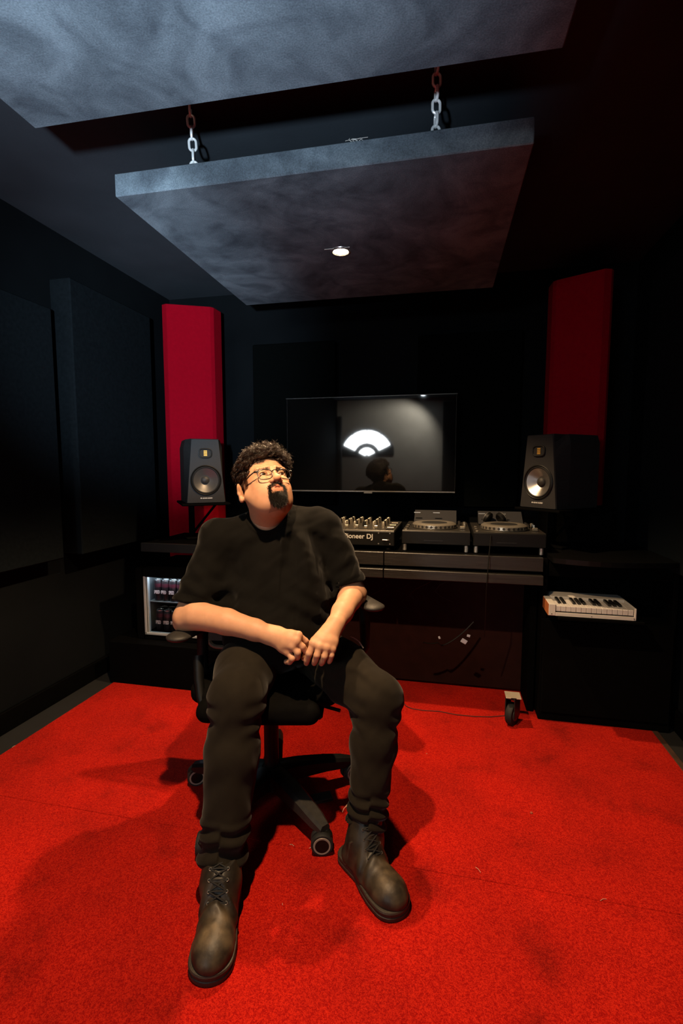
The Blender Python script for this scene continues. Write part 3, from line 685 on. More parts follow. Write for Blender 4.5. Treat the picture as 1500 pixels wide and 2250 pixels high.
# --- head frame
def rot(a, b, c):
    ca, sa, cb, sb, cc, sc = math.cos(a), math.sin(a), math.cos(b), math.sin(b), math.cos(c), math.sin(c)
    return np.array([[ca,-sa,0],[sa,ca,0],[0,0,1]])@np.array([[1,0,0],[0,cb,-sb],[0,sb,cb]])@np.array([[cc,0,sc],[0,1,0],[-sc,0,cc]])
HR = rot(math.radians(25.7), math.radians(-23.5), math.radians(-3.1)); HO = np.array([-.2597, 1.66, .0924]); HS = .975
def head_k(V): return (np.asarray(V)*HS)@HR.T+HO
def k_head(p): return ((np.asarray(p)-HO)@HR)/HS
NB = k_head(K(591, 1152, 1.715)); NB2 = k_head(K(592, 1215, 1.72))
H = Field((-.115, -.15, -.27), (.115, .15, .15), .0017)
H.ell((0, .018, .030), (.079, .098, .086), .01)
H.ell((0, -.022, -.030), (.065, .072, .086), .03)
H.ell((0, -.032, -.070), (.056, .058, .048), .03)
H.ell((0, -.066, -.098), (.030, .026, .022), .03)                    # chin
for s_ in (-1, 1):
    H.ell((s_*.037, -.052, -.044), (.027, .034, .034), .025)         # full cheek
    H.cone((s_*.062, -.005, -.045), (s_*.038, -.040, -.090), .021, .022, .03)   # jaw line
    H.cone((s_*.012, -.086, .021), (s_*.046, -.072, .023), .009, .008, .014)     # brow ridge
    H.ell((s_*.032, -.102, .000), (.018, .016, .0120), .016, 'sub')  # socket
    H.ell((s_*.032, -.0755, .000), (.0150, .0150, .0150), .005)      # lids
    H.ell((s_*.0325, -.0925, -.0005), (.0130, .0105, .0056), .0015, 'sub', rot(s_*.28, 0, s_*-.08).T)  # opening
    H.cone((s_*.050, -.078, -.020), (s_*.030, -.088, -.017), .005, .004, .010)
H.ell((0, -.075, -.062), (.034, .028, .032), .02)                    # muzzle
H.cone((0, -.088, .010), (0, -.113, -.026), .0075, .0105, .012)      # nose bridge
H.ell((0, -.118, -.031), (.0140, .0125, .0115), .008)
for s_ in (-1, 1):
    H.ell((s_*.0140, -.105, -.0355), (.0085, .0105, .0085), .006)
    H.ell((s_*.0068, -.110, -.0430), (.0036, .0050, .0042), .002, 'sub')
H.cone((-.017, -.0965, -.0580), (-.004, -.1055, -.0540), .0040, .0058, .006); H.cone((.017, -.0965, -.0580), (.004, -.1055, -.0540), .0040, .0052, .006)
H.cone((-.011, -.0985, -.0665), (.011, -.0985, -.0665), .0066, .0066, .007)
H.cone((-.021, -.0985, -.0600), (.0, -.1085, -.0608), .0011, .0013, .002, 'sub'); H.cone((.021, -.0985, -.0600), (.0, -.1085, -.0608), .0011, .0013, .002, 'sub')
for s_, ex, ey_, fl in ((-1, .0905, .016, .62), (1, .0800, .022, .25)):    # ears
    A = rot(s_*fl, .15, 0).T; ec = np.array([s_*ex, ey_, -.020])
    H.ell(ec, (.0075, .0205, .0340), .005, 'add', A)
    H.ell(ec+A.T@np.array([s_*-.002, -.008, -.026]), (.0075, .0105, .0115), .006)
    H.ell(ec+A.T@np.array([s_*.0085, -.002, .006]), (.0060, .0110, .0205), .003, 'sub', A)
    H.ell(ec+A.T@np.array([s_*.0030, .004, .004]), (.0045, .0055, .0150), .004, 'add', A)
    H.ell(ec+A.T@np.array([s_*.001, -.013, -.004]), (.0060, .0060, .0085), .004)
H.cone((0, .022, -.060), tuple(NB), .064, .060, .03)                 # neck
H.cone((0, -.030, -.085), tuple(NB+np.array([0, -.01, .03])), .044, .05, .04)
HV, HQ = H.mesh(); HV = relax(HV, HQ, 1, .4)
def head_tint(V):
    x, y, z = V[:, 0], V[:, 1], V[:, 2]; c = np.ones((len(V), 3))
    def blend(wt, col):
        wt = np.clip(wt, 0, 1)[:, None]; c[:] = c*(1-wt)+c*np.array(col)*wt
    g = lambda a, b_, cc, r: np.exp(-(((x-a)/r[0])**2+((y-b_)/r[1])**2+((z-cc)/r[2])**2))
    lips = ((np.abs(x) < .0195) & (y < -.094) & (z > -.0722+.10*np.abs(x)) & (z < -.0500-.25*np.abs(x))).astype(float)
    blend(lips*.9, (.92, .55, .55))
    blend(g(0, -.115, -.036, (.016, .02, .014))*.5, (1.05, .78, .72)); blend((g(-.045, -.08, -.035, (.025, .04, .022))+g(.045, -.08, -.035, (.025, .04, .022)))*.4, (1.05, .82, .78))
    beard = sstep((-.060-z)/.02)*sstep((-y+.010)/.05)*sstep((-.03-y)/.03)
    blend(beard*.30*(1-lips), (.55, .50, .50))
    ring = ((np.abs(x) < .029) & (z < -.046) & (z > -.130) & (y < -.055)).astype(float)*(1-lips)
    blend(ring*.45, (.20, .15, .13))
    blend(sstep((z-.098+.35*(y+.09))/.01)*sstep((z-.05)/.02), (.10, .08, .07))
    blend((sstep((y-.030)/.02)*sstep((z+.05)/.02))*(np.abs(x) < .0795), (.12, .09, .08)); blend(sstep((z-.028)/.01)*sstep((y+.045)/.015), (.12, .09, .08)); blend(sstep((y+.030)/.008)*sstep((.004-y)/.008)*sstep((z+.030)/.01), (.14, .10, .09))
    blend(((((np.abs(x)-.0325)/.0145)**2+((z)/.0072)**2 < 1) & (y < -.075))*.45, (.45, .30, .28))
    return c
M_skin = mat('skin', (.43, .228, .134), .50, noise=.10, nscale=60, bump=.12, bscale=420, vcol='tint', spec=.22, sss=.12, bdist=.0008)
HC = head_tint(HV)

# --- arms and hands
shR = K(482, 1185, 1.71); shL = K(703, 1160, 1.74)
A_ = Field(K(372, 1500, 1.78)*[1, 0, 1]+[0, 1.38, 0], np.array([.12, 1.86, -.10]), .0021)
A_.lo = np.array([-.62, 1.36, -.58], np.float32); A_ = Field((-.62, 1.36, -.56), (.12, 1.84, -.12), .0021)
UPH = None
def lim(pts, rad, k=.02, flat=None):
    for i in range(len(pts)-1): A_.cone(pts[i], pts[i+1], rad[i], rad[i+1], k, 'add', flat)
# his right arm (left in the photo)
eR = K(411, 1356, 1.60)
lim([K(453, 1262, 1.665), eR], [.048, .045], .03)
lim([eR, K(432, 1352, 1.585), K(498, 1366, 1.545), K(560, 1384, 1.515), K(590, 1394, 1.50)], [.042, .0465, .0405, .0330, .0285], .012)
A_.ell(K(396, 1370, 1.615), (.022, .022, .026), .02)
# his left arm (right in the photo)
lim([K(745, 1240, 1.715), K(779, 1306, 1.70)], [.046, .043], .03)
lim([K(777, 1304, 1.69), K(768, 1316, 1.65), K(752, 1345, 1.57), K(738, 1370, 1.52)], [.040, .0400, .0345, .0275], .012)
def finger(pts, r0, r1, k=.0022):
    r0 *= 1.07; r1 *= 1.06
    n = len(pts)-1
    for i in range(n):
        a = r0+(r1-r0)*i/n; b = r0+(r1-r0)*(i+1)/n
        A_.cone(pts[i], pts[i+1], a, b, k)
        if i: A_.ell(pts[i], (a*.99,)*3, k)
wR = K(590, 1394, 1.50)
mR = [K(655, 1396, 1.462), K(651, 1409, 1.452), K(643, 1421, 1.452), K(632, 1433, 1.462)]
for m_, r in zip(mR, (.0135, .0135, .0130, .0125)):
    A_.cone(wR, m_, .022, r, .014)
A_.cone(K(612, 1394, 1.50), K(635, 1410, 1.485), .022, .019, .02)
for m_ in mR: A_.ell(m_+np.array([0, -.004, .002]), (.0095, .0070, .0095), .008)
for a_, b_ in zip(mR[:-1], mR[1:]): A_.cone(a_*.75+wR*.25, b_*.75+wR*.25, .0135, .0135, .012)
finger([mR[0], K(670, 1408, 1.475), K(680, 1418, 1.49), K(686, 1423, 1.50)], .0098, .0078)
finger([mR[1], K(664, 1421, 1.455), K(672, 1432, 1.468), K(675, 1438, 1.482)], .0100, .0078)
finger([mR[2], K(654, 1434, 1.445), K(653, 1444, 1.462), K(648, 1446, 1.478)], .0098, .0082)
finger([mR[3], K(642, 1447, 1.450), K(636, 1454, 1.462), K(629, 1454, 1.474)], .0092, .0078)
A_.cone(K(605, 1398, 1.51), K(638, 1404, 1.505), .017, .013, .015); finger([K(638, 1404, 1.505), K(658, 1412, 1.505), K(672, 1420, 1.508)], .0115, .0090)
wL = K(737, 1371, 1.518)
mL = [K(688, 1414, 1.455), K(702, 1420, 1.448), K(717, 1423, 1.450), K(730, 1426, 1.458)]
for m_, r in zip(mL, (.0135, .0135, .0130, .0120)): A_.cone(wL, m_, .0215, r, .014)
A_.cone(K(722, 1390, 1.50), K(708, 1405, 1.48), .024, .019, .02)
for m_ in mL: A_.ell(m_+np.array([0, -.004, -.001]), (.0085, .0070, .0095), .008)
for a_, b_ in zip(mL[:-1], mL[1:]): A_.cone(a_*.75+wL*.25, b_*.75+wL*.25, .0135, .0135, .012)
finger([mL[0], K(679, 1436, 1.447), K(674, 1450, 1.458), K(673, 1457, 1.470)], .0102, .0080)
finger([mL[1], K(696, 1440, 1.440), K(692, 1452, 1.452), K(690, 1457, 1.466)], .0102, .0080)
finger([mL[2], K(713, 1442, 1.443), K(708, 1454, 1.455), K(706, 1458, 1.468)], .0100, .0078)
finger([mL[3], K(728, 1440, 1.452), K(725, 1450, 1.462), K(723, 1454, 1.472)], .0088, .0070)
A_.cone(K(712, 1388, 1.525), K(690, 1408, 1.52), .017, .013, .015); finger([K(690, 1408, 1.52), K(677, 1428, 1.512), K(668, 1446, 1.492)], .0120, .0090)
X, Y, Z = A_.full()
for a_, b_ in ((shR, K(429, 1326, 1.625)), (shL, K(770, 1289, 1.70))):
    ax = (b_-a_)/np.linalg.norm(b_-a_); pl = (X-b_[0])*ax[0]+(Y-b_[1])*ax[1]+(Z-b_[2])*ax[2]
    rd = np.sqrt(np.maximum((X-b_[0])**2+(Y-b_[1])**2+(Z-b_[2])**2-pl**2, 0))
    A_.D += (.022*sstep((-pl-.012)/.035)*(rd < .12)).astype(np.float32)
AV, AQ = A_.mesh(); AV = relax(AV, AQ, 2, .5)
AC = np.ones((len(AV), 3))
for p in [mR[0], mR[1], mR[2], mR[3]]+mL+[K(674, 1450, 1.458), K(692, 1452, 1.452), K(708, 1454, 1.455), K(725, 1450, 1.462), K(653, 1444, 1.462), K(636, 1454, 1.462)]:
    wt = np.exp(-(((AV-p)**2).sum(1))/(.010**2))[:, None]*.35; AC = AC*(1-wt)+AC*np.array([1.02, .78, .70])*wt
# --- torso core under the shirt, joining neck and arms
B_ = Field((-.60, 1.45, -.62), (.10, 1.98, .06), .006)
CH = [((-.247, 1.745, -.185), (.165, .115, .165)), ((-.235, 1.72, -.36), (.165, .135, .15))]
for c, r in CH: B_.ell(c, tuple(q+.011 for q in r), .07)
B_.cone(shR, K(583, 1155, 1.72), .060, .057, .05); B_.cone(shL, K(612, 1143, 1.74), .060, .061, .05)
B_.cone(shR, K(453, 1275, 1.66), .036, .034, .03); B_.cone(shL, K(748, 1250, 1.715), .036, .032, .03)
B_.cone(K(592, 1175, 1.715), K(590, 1140, 1.71), .064, .060, .03)
X, Y, Z = B_.full(); _q = np.sqrt(((X-K(588, 1116, 1.665)[0])/.0665)**2+((Z-K(588, 1116, 1.665)[2])/.079)**2)
B_.D += (.016*sstep((_q-.95)/.12)).astype(np.float32)
BV, BQ = B_.mesh(); BV = relax(BV, BQ, 2)
n1, n2 = len(HV), len(AV)
body_part('body', np.concatenate([to_room(head_k(HV)), to_room(AV), to_room(BV)]), np.concatenate([HQ, AQ+n1, BQ+n1+n2]), M_skin, person,
          np.concatenate([HC, AC, np.ones((len(BV), 3))]))

# --- eyes
M_eye = mat('eye_white', (.40, .37, .34), .15, noise=.05); M_iris = mat('iris', (.03, .016, .008), .1)
PM = Matrix.Identity(4)
def hpt(p): return to_room(head_k(np.array(p, float)[None]))[0]-PINV
for s_ in (-1, 1):
    c = np.array([s_*.032, -.0745, .0]); 
    n = 20; V = []; Fc = []
    mb = MB().lathe([(.0132*math.sin(a), -.0132*math.cos(a)) for a in [1e-3+(PI-2e-3)*i/16 for i in range(17)]], 24)
    V = np.array([hpt(c+np.array(v)) for v in mb.V]); ey = quads('eye', V, [f for f in mb.F if len(f) == 4], M_eye, person)
    g = np.array([.10, -1, .05]); g = g/np.linalg.norm(g)
    ax = Vector(g).to_track_quat('Z', 'Y').to_matrix()
    la_ = MB().tube([(s_*.0325+.0125*math.cos(a)*1.02, -.0865-.0055*math.sin(a)+abs(math.cos(a))*.002+(s_*math.cos(a))*.0035, .0052*math.sin(a)) for a in [PI*i/12 for i in range(13)]], .0008, 5)
    raw('eyelashes', [tuple(hpt(v)) for v in la_.V], la_.F, M_iris, ey)
    for nm, r0, hh in (('iris', .0062, .0128), ):
        mb = MB().lathe([(r0, hh-.0016), (r0*.98, hh-.0008), (r0*.5, hh+.0004), (.0001, hh+.0006)], 20)
        V = np.array([hpt(c+np.array(ax @ Vector(v))) for v in mb.V]); quads(nm, V, [f for f in mb.F if len(f) == 4], M_iris, ey)

# --- hair
def surf_sample(V, Q, wt, n):
    P0, P1, P2, P3 = (V[Q[:, i]] for i in range(4))
    nn = np.cross(P2-P0, P3-P1); ar = np.linalg.norm(nn, axis=1)+1e-12; N = nn/ar[:, None]
    C = (P0+P1+P2+P3)/4; p = ar*wt(C, N); p = p/p.sum()
    i = RNG.choice(len(C), n, p=p); r = RNG.random((n, 2))
    P = P0[i]*(1-r[:, :1])*(1-r[:, 1:])+P1[i]*r[:, :1]*(1-r[:, 1:])+P2[i]*r[:, :1]*r[:, 1:]+P3[i]*(1-r[:, :1])*r[:, 1:]
    return P, N[i]
def strands(paths, r, sides=3):
    # paths (n, m, 3) -> tubes
    n, m, _ = paths.shape; t = np.gradient(paths, axis=1); t /= np.linalg.norm(t, axis=2, keepdims=True)+1e-9
    up = np.zeros_like(t); up[..., 2] = 1; up[..., 0] = .3; u = np.cross(t, up); u /= np.linalg.norm(u, axis=2, keepdims=True)+1e-9; v = np.cross(t, u)
    taper = (1-np.linspace(0, 1, m)**3*.75)[None, :, None]; V = []
    for k in range(sides):
        a = 2*PI*k/sides; V.append(paths+(u*math.cos(a)+v*math.sin(a))*r*taper)
    V = np.stack(V, 2).reshape(-1, 3)
    i = np.arange(n)[:, None, None]*m*sides; j = np.arange(m-1)[None, :, None]*sides; k = np.arange(sides)[None, None, :]
    k2 = (k+1) % sides; b = i+j
    Q = np.stack([b+k+0*b, b+k2, b+k2+sides, b+k+sides], -1).reshape(-1, 4)
    return V, Q
scalp = Field((-.125, -.14, -.09), (.125, .16, .165), .0026)
scalp.ell((0, .024, .040), (.086, .104, .090), .01)
X, Y, Z = scalp.full()
scalp.D += (.0045*wnoise(X, Y, Z, 150, 3)+.004*wnoise(X, Y, Z, 75, 5)).astype(np.float32)
cut = np.maximum(-(Z-(.088-.72*np.clip(Y+.090, 0, .2)-.12*np.abs(X))), -(Z+.050+0*X)); cut = np.maximum(cut, np.minimum(-(Z-.020)+0*X, .035-Y+0*X))     # hairline: high in front, low behind
scalp.D = np.maximum(scalp.D, (cut+0*scalp.D)).astype(np.float32)
SV, SQ = scalp.mesh(); SV = relax(SV, SQ, 1)
def hair_w(C, N):
    x, y, z = C[:, 0], C[:, 1], C[:, 2]
    return (np.linalg.norm((C-np.array([0, .024, .040]))/np.array([.086, .104, .090]), axis=1) > .93)*(.35+1.6*sstep((z-.0)/.08)+.8*(y < -.05))
P, N = surf_sample(SV, SQ, hair_w, 1150)
tuft = 10; m = 15; paths = []
tt = np.linspace(0, 1, m)
for p, n_ in zip(P, N):
    lenf = (.014+.034*sstep((p[2]-.02)/.06)+.006*(p[1] < -.03))*RNG.uniform(.7, 1.3)
    d = (p-np.array([0, .03, .0])); d /= np.linalg.norm(d); side = np.cross(d, RNG.normal(size=3)); side /= np.linalg.norm(side)
    o2 = np.cross(d, side); fwd = np.array([.15, -.55, -.15])*(.8 if p[2] > .05 else .3)
    R0 = RNG.uniform(.0045, .0095); turns = RNG.uniform(1.1, 2.3); ph = RNG.random()*6.28
    for q in range(tuft):
        off = RNG.normal(size=3)*.0008; rr = R0*RNG.uniform(.8, 1.2)
        a = ph+turns*2*PI*tt*RNG.uniform(.9, 1.1)
        L_ = lenf*(tt-.35*tt**2)
        drop = np.outer(tt**2, (fwd+RNG.normal(size=3)*.12)*lenf*.75)
        c = p+off*(.3+tt[:, None]*1.1)+np.outer(L_, d)*.62+drop+np.outer((np.cos(a)-math.cos(a[0]))*rr*np.minimum(1, tt*3), side)+np.outer((np.sin(a)-math.sin(a[0]))*rr*np.minimum(1, tt*3), o2)
        paths.append(c)
M_hair = mat('dark_brown_hair', (.024, .011, .005), .33, noise=.5, nscale=45, spec=.7)
V1, Q1 = strands(np.array(paths), .00050)
body_part('hair', to_room(head_k(np.concatenate([SV, V1]))), np.concatenate([SQ, Q1+len(SV)]), M_hair)
M_beard = mat('black_beard', (.0060, .0038, .0026), .45, noise=.5, nscale=45, spec=.35)
# goatee, moustache, eyebrows as short strands on the head surface
def patch(name, wt, n, length, lean, rad=.0005, curl=.0012, m=6):
    P, N = surf_sample(HV, HQ, wt, n); t = np.linspace(0, 1, m)[None, :, None]
    N = -N if (np.mean(((P+N*.01)-np.array([0, .0, -.02]))**2) < np.mean((P-np.array([0, .0, -.02]))**2)) else N
    d = N*.75+np.array(lean)+RNG.normal(size=N.shape)*.22; d /= np.linalg.norm(d, axis=1, keepdims=True)
    s_ = np.cross(d, N+.3); ln = length*RNG.uniform(.6, 1.25, (n, 1, 1))
    pa = P[:, None]-N[:, None]*.0015+d[:, None]*ln*t+np.array(lean)[None, None]*ln*t**2*.6+s_[:, None]*curl*np.sin(t*5+RNG.random((n, 1, 1))*6)
    V, Q = strands(pa, rad); return body_part(name, to_room(head_k(V)), Q, M_beard)
def w_goat(C, N):
    x, y, z = C[:, 0], C[:, 1], C[:, 2]; a = np.abs(x)
    e = np.where(z < -.072, ((a/.031)**2+((z+.090)/.033)**2), 9)
    chin = np.clip((1.0-e)*4, 0, 1)*(y < -.045)*sstep((-.070-z)/.010)
    side = np.exp(-((a-.0260)/.0040)**2)*(z < -.050)*(z > -.09)*(y < -.06)
    return chin*1.0+side*.9
def w_must(C, N):
    x, y, z = C[:, 0], C[:, 1], C[:, 2]; a = np.abs(x)
    return ((a < .029) & (z < -.0415-.18*a) & (z > -.0495-.30*a) & (y < -.08))*1.0*(a > .0015)
def w_brow(C, N):
    x, y, z = C[:, 0], C[:, 1], C[:, 2]; a = np.abs(x); zc = .0165-.25*np.maximum(a-.036, 0)+.06*(a-.012)
    return ((a > .011) & (a < .051) & (np.abs(z-zc) < .0045) & (y < -.06))*1.0
patch('goatee', w_goat, 2300, .0095, (0, -.15, -.75))
patch('moustache', w_must, 900, .0048, (0, -.1, -.7))
patch('eyebrows', w_brow, 420, .0050, (0, -.05, .05), .00045)
patch('soul_patch', lambda C, N: ((np.abs(C[:, 0]) < .008) & (C[:, 2] < -.0735) & (C[:, 2] > -.082) & (C[:, 1] < -.085))*1.0, 150, .007, (0, -.1, -.7))

# --- glasses
gl = empty('eyeglasses'); gl.parent = person
def hv(mb): return [tuple(hpt(v)) for v in mb.V]
M_gf = mat('glasses_frame', (.008, .007, .007), .22, spec=.6)
def conv(name, mb, m, parent, smooth=True):
    o = raw(name, hv(mb), mb.F, m, parent, smooth); return o
f = MB(); lens = []
for s_ in (-1, 1):
    pts = []
    for i in range(40):
        a = 2*PI*i/40; r = .0222*(1+.05*math.cos(2*a)+.07*math.sin(a)-.03*math.cos(4*a))
        x = s_*.0335+r*1.05*math.cos(a); z = -.0125+r*.90*math.sin(a); pts.append((x, -.1085+abs(x)**2*3.2, z))
    f.tube(pts, .0016, 8, True); lens.append(pts)
f.tube([(-.0105, -.1085, -.003), (-.004, -.1145, .0005), (.004, -.1145, .0005), (.0105, -.1085, -.003)], .0021, 8)
for s_ in (-1, 1): f.tube([(s_*.055, -.099, .002), (s_*.066, -.092, .003)], .0030, 8)
conv('frame', f, M_gf, gl)
for s_ in (-1, 1):
    t_ = MB().tube([(s_*.066, -.093, .003), (s_*.074, -.070, .003), (s_*.0815, -.02, .004), (s_*.083, .004, .002), (s_*.083, .02, -.014)], .0021, 8); conv('temple_arm', t_, M_gf, gl)
    r_ = MB()
    for q in (0, .004): r_.lathe([(.0012, 0), (.0008, .0008), (.0001, .0009)], 8, T(s_*(.0585+q), -.1020+q*.5, .0038)@RX(PI/2))
    conv('rivet', r_, M_steel, gl)

# --- T-shirt
Tt = Field((-.64, 1.42, -.60), (.13, 1.98, .06), .0037)
def sh(c, r, k, g=.014): Tt.ell(c, tuple(q+g for q in r), k)
for c, r in CH: sh(c, r, .07)
Tt.cone(K(505, 1250, 1.73), K(515, 1345, 1.71), .060, .070, .05)
Tt.cone(K(648, 1200, 1.70), K(650, 1330, 1.665), .085, .105, .05)
Tt.ell((-.225, 1.63, -.43), (.165, .125, .10), .06)                  # belly bulk over the lap
Tt.cone(shR, K(583, 1155, 1.72), .066, .060, .05); Tt.cone(shL, K(612, 1143, 1.74), .066, .066, .05)
def sleeve(a, b, ra, rb, k):
    a, b = np.array(a), np.array(b); ax = (b-a)/np.linalg.norm(b-a)
    G = Field(Tt.lo, Tt.lo+(Tt.n-1)*Tt.res, Tt.res); G.n = Tt.n
    G.D = np.full(Tt.n, .05, np.float32); G.ax = Tt.ax
    G.cone(a, b+ax*.03, ra, rb, .001)
    X, Y, Z = G.full(); pl = (X-b[0])*ax[0]+(Y-b[1])*ax[1]+(Z-b[2])*ax[2]
    rd = np.sqrt(np.maximum((X-b[0])**2+(Y-b[1])**2+(Z-b[2])**2-pl**2, 0))
    cuff = .0022*np.exp(-((pl+.018)/.0025)**2)
    G.D = np.maximum(G.D+cuff, pl+.006*np.sin(18*(X+Z))).astype(np.float32)
    h = np.maximum(k-np.abs(Tt.D-G.D), 0)/k; Tt.D = np.minimum(Tt.D, G.D)-h*h*k*.25
    cav = np.maximum(rd-(rb-.016), -(pl+.030)); near = rd < rb+.02
    Tt.D = np.where(near, np.maximum(Tt.D, -cav), Tt.D).astype(np.float32)
sleeve(shR, K(427, 1328, 1.625), .067, .070, .03)
sleeve(shL, K(770, 1291, 1.695), .066, .057, .03)
X, Y, Z = Tt.full()
# folds: diagonal pulls from the collar, drapes over belly and sleeves
ux = X-K(640, 1120, 1.62)[0]; uz = Z-K(640, 1120, 1.62)[2]; ang = np.arctan2(ux, -uz+1e-4); rad = np.sqrt(ux**2+uz**2)
f1 = (.0055+.0075*(X > -.20))*np.sin(ang*9+5*rad+1.0)*sstep((-.045-Z)/.06)*sstep((rad-.045)/.06)*sstep((.36-rad)/.16)
f2 = .0040*np.sin(95*(Z+.25*X)+2.2*np.sin(14*X+9*Y))*np.exp(-(((Z+.30)/.09)**2))*sstep(np.abs(X+.24)/.14)
f3 = .0055*wnoise(X, Y, Z, 30, 11)+.0022*wnoise(X, Y, Z, 75, 13)
f4 = .0045*np.sin(115*(Z*.8-X*.55)+2*np.sin(20*Y+10*X))*np.exp(-(((X-.02)/.06)**2+((Z+.20)/.06)**2))
f5 = .0035*np.sin(120*(Z*.75+X*.6)+2*np.sin(20*Y))*np.exp(-(((X+.47)/.07)**2+((Z+.23)/.07)**2))
crease = .0025*np.exp(-((X-K(653, 1300, 1.6)[0])/.0028)**2)*sstep((-.14-Z)/.03)   # ironing crease down the front
Tt.D += (f1+f2+f3+f4+f5+crease).astype(np.float32)
nc = K(588, 1116, 1.665)
_R = rot(0, .10, -.15); _a, _b, _c = X-nc[0], Y-nc[1], Z-nc[2]
_u, _v, _w = (_R[i][0]*_a+_R[i][1]*_b+_R[i][2]*_c for i in range(3))
_q = np.sqrt((_u/.0665)**2+(np.maximum(_v, 0)/.100)**2+(_w/.079)**2)
Tt.D -= (.0032*sstep((1.20-_q)/.02)).astype(np.float32)
Tt.D = np.maximum(Tt.D, (1-_q)*.070).astype(np.float32)
Tt.cone(K(592, 1190, 1.73), K(586, 1090, 1.70), .055, .070, .004, 'sub')
TV, TQ = Tt.mesh(); TV = relax(TV, TQ, 1, .5)
M_shirt = mat('black_cotton', (.0030, .0027, .0022), .9, spec=.07, noise=.15, nscale=30, bump=.25, bscale=700, sheen=.05, bdist=.0006)
body_part('t_shirt', to_room(TV), TQ, M_shirt)
# --- trousers
L = Field((-.50, 1.18, -1.13), (.24, 2.0, -.36), .0042)
def leg(hip, kn, an, rs, k=.05):
    mid = hip*.45+kn*.55
    L.cone(hip, mid, rs[0], rs[1], k); L.cone(mid, kn, rs[1], rs[2], k)
    c1 = kn*.62+an*.38; L.cone(kn, c1, rs[2]*.96, rs[3], .03); L.cone(c1, an, rs[3], rs[4], .03)
hipR = K(560, 1412, 1.74); knR = K(521, 1530, 1.43); anR = K(489, 1885, 1.345)
hipL = K(676, 1415, 1.77); knL = K(828, 1535, 1.52); anL = K(806, 1800, 1.465)
leg(hipR, knR, anR, (.098, .088, .080, .0735, .0640)); leg(hipL, knL, anL, (.098, .086, .078, .0670, .0575))
L.ell(K(618, 1420, 1.80), (.185, .13, .095), .05)
X, Y, Z = L.full()
def leg_folds(kn, an, seed):
    ax = an-kn; ln = np.linalg.norm(ax); ax = ax/ln; t = ((X-kn[0])*ax[0]+(Y-kn[1])*ax[1]+(Z-kn[2])*ax[2])
    rx = X-kn[0]-t*ax[0]; rd = np.sqrt(rx**2+(Y-kn[1]-t*ax[1])**2+(Z-kn[2]-t*ax[2])**2)
    near = np.exp(-(rd/.11)**4); th = np.arctan2(rx, Y-kn[1]-t*ax[1])
    cuff = .0075*np.sin(t*150+1.6*np.sin(th*1.5+seed)+1.2*np.sin(t*40))*sstep((t-ln*.70)/(ln*.15))
    knee = .0045*np.sin(t*130+2.0*np.sin(th+seed))*np.exp(-((t-.055)/.055)**2)*sstep((np.abs(rx)-.02)/.04)
    long_ = .0022*np.sin(t*60+3*np.sin(th*2+seed*2))*sstep(t/.05)
    return (cuff+knee+long_)*near
L.D += leg_folds(knR, anR, 1.0).astype(np.float32); L.D += leg_folds(knL, anL, 2.5).astype(np.float32)
hx = X-K(660, 1450, 1.6)[0]; hz = Z-K(660, 1450, 1.6)[2]
L.D += (.0045*np.sin(np.arctan2(hz, hx+1e-4)*16+2*np.sin(30*(X+Z)))*np.exp(-(((X-.015)/.10)**2+((Z+.50)/.07)**2))+.0015*wnoise(X, Y, Z, 60, 21)).astype(np.float32)
for an, kn in ((anR, knR), (anL, knL)):        # flat, open hem
    ax = (an-kn)/np.linalg.norm(an-kn); pl = (X-an[0])*ax[0]+(Y-an[1])*ax[1]+(Z-an[2])*ax[2]
    rd = np.sqrt(np.maximum((X-an[0])**2+(Y-an[1])**2+(Z-an[2])**2-pl**2, 0)); nr = rd < .12
    L.D = np.where(nr, np.maximum(L.D, pl-.012+.006*np.sin(40*X)), L.D)
    L.D = np.where(nr, np.maximum(L.D, -np.maximum(rd-.047, -(pl+.03))), L.D).astype(np.float32)
LV, LQ = L.mesh(); LV = relax(LV, LQ, 1, .5)
M_pants = mat('charcoal_denim', (.0128, .0102, .0070), .9, spec=.06, noise=.2, nscale=40, bump=.3, bscale=900, sheen=.06, bdist=.0006)
body_part('trousers', to_room(LV), LQ, M_pants)
th_ = MB(); p0 = at(762, 1768, 1.44)-PINV
th_.tube([Vector(p0), Vector(p0)+Vector((-.008, 0, -.012)), Vector(p0)+Vector((-.014, 0, -.026)), Vector(p0)+Vector((-.010, 0, -.014)), Vector(p0)+Vector((.0, 0, -.004))], .0007, 5).build('loose_thread', mat('thread', (.7, .4, .25), .6), person)
# wallet chain on the hip
wc = MB(); pa = [at(x, y, 1.64)-PINV for x, y in ((770, 1399), (777, 1402), (783, 1406), (789, 1411), (793, 1417), (797, 1423))]
for i in range(22):
    t_ = i/21*(len(pa)-1); j = min(int(t_), len(pa)-2); q = pa[j]*(1-(t_-j))+pa[j+1]*(t_-j)
    wc.tube([tuple(np.array(q)+np.array([.0022*math.cos(a), .0008*math.sin(a*2), .0016*math.sin(a)])) for a in [2*PI*k/8 for k in range(8)]], .0006, 5, True)
wc.build('wallet_chain', M_steel, person, True)

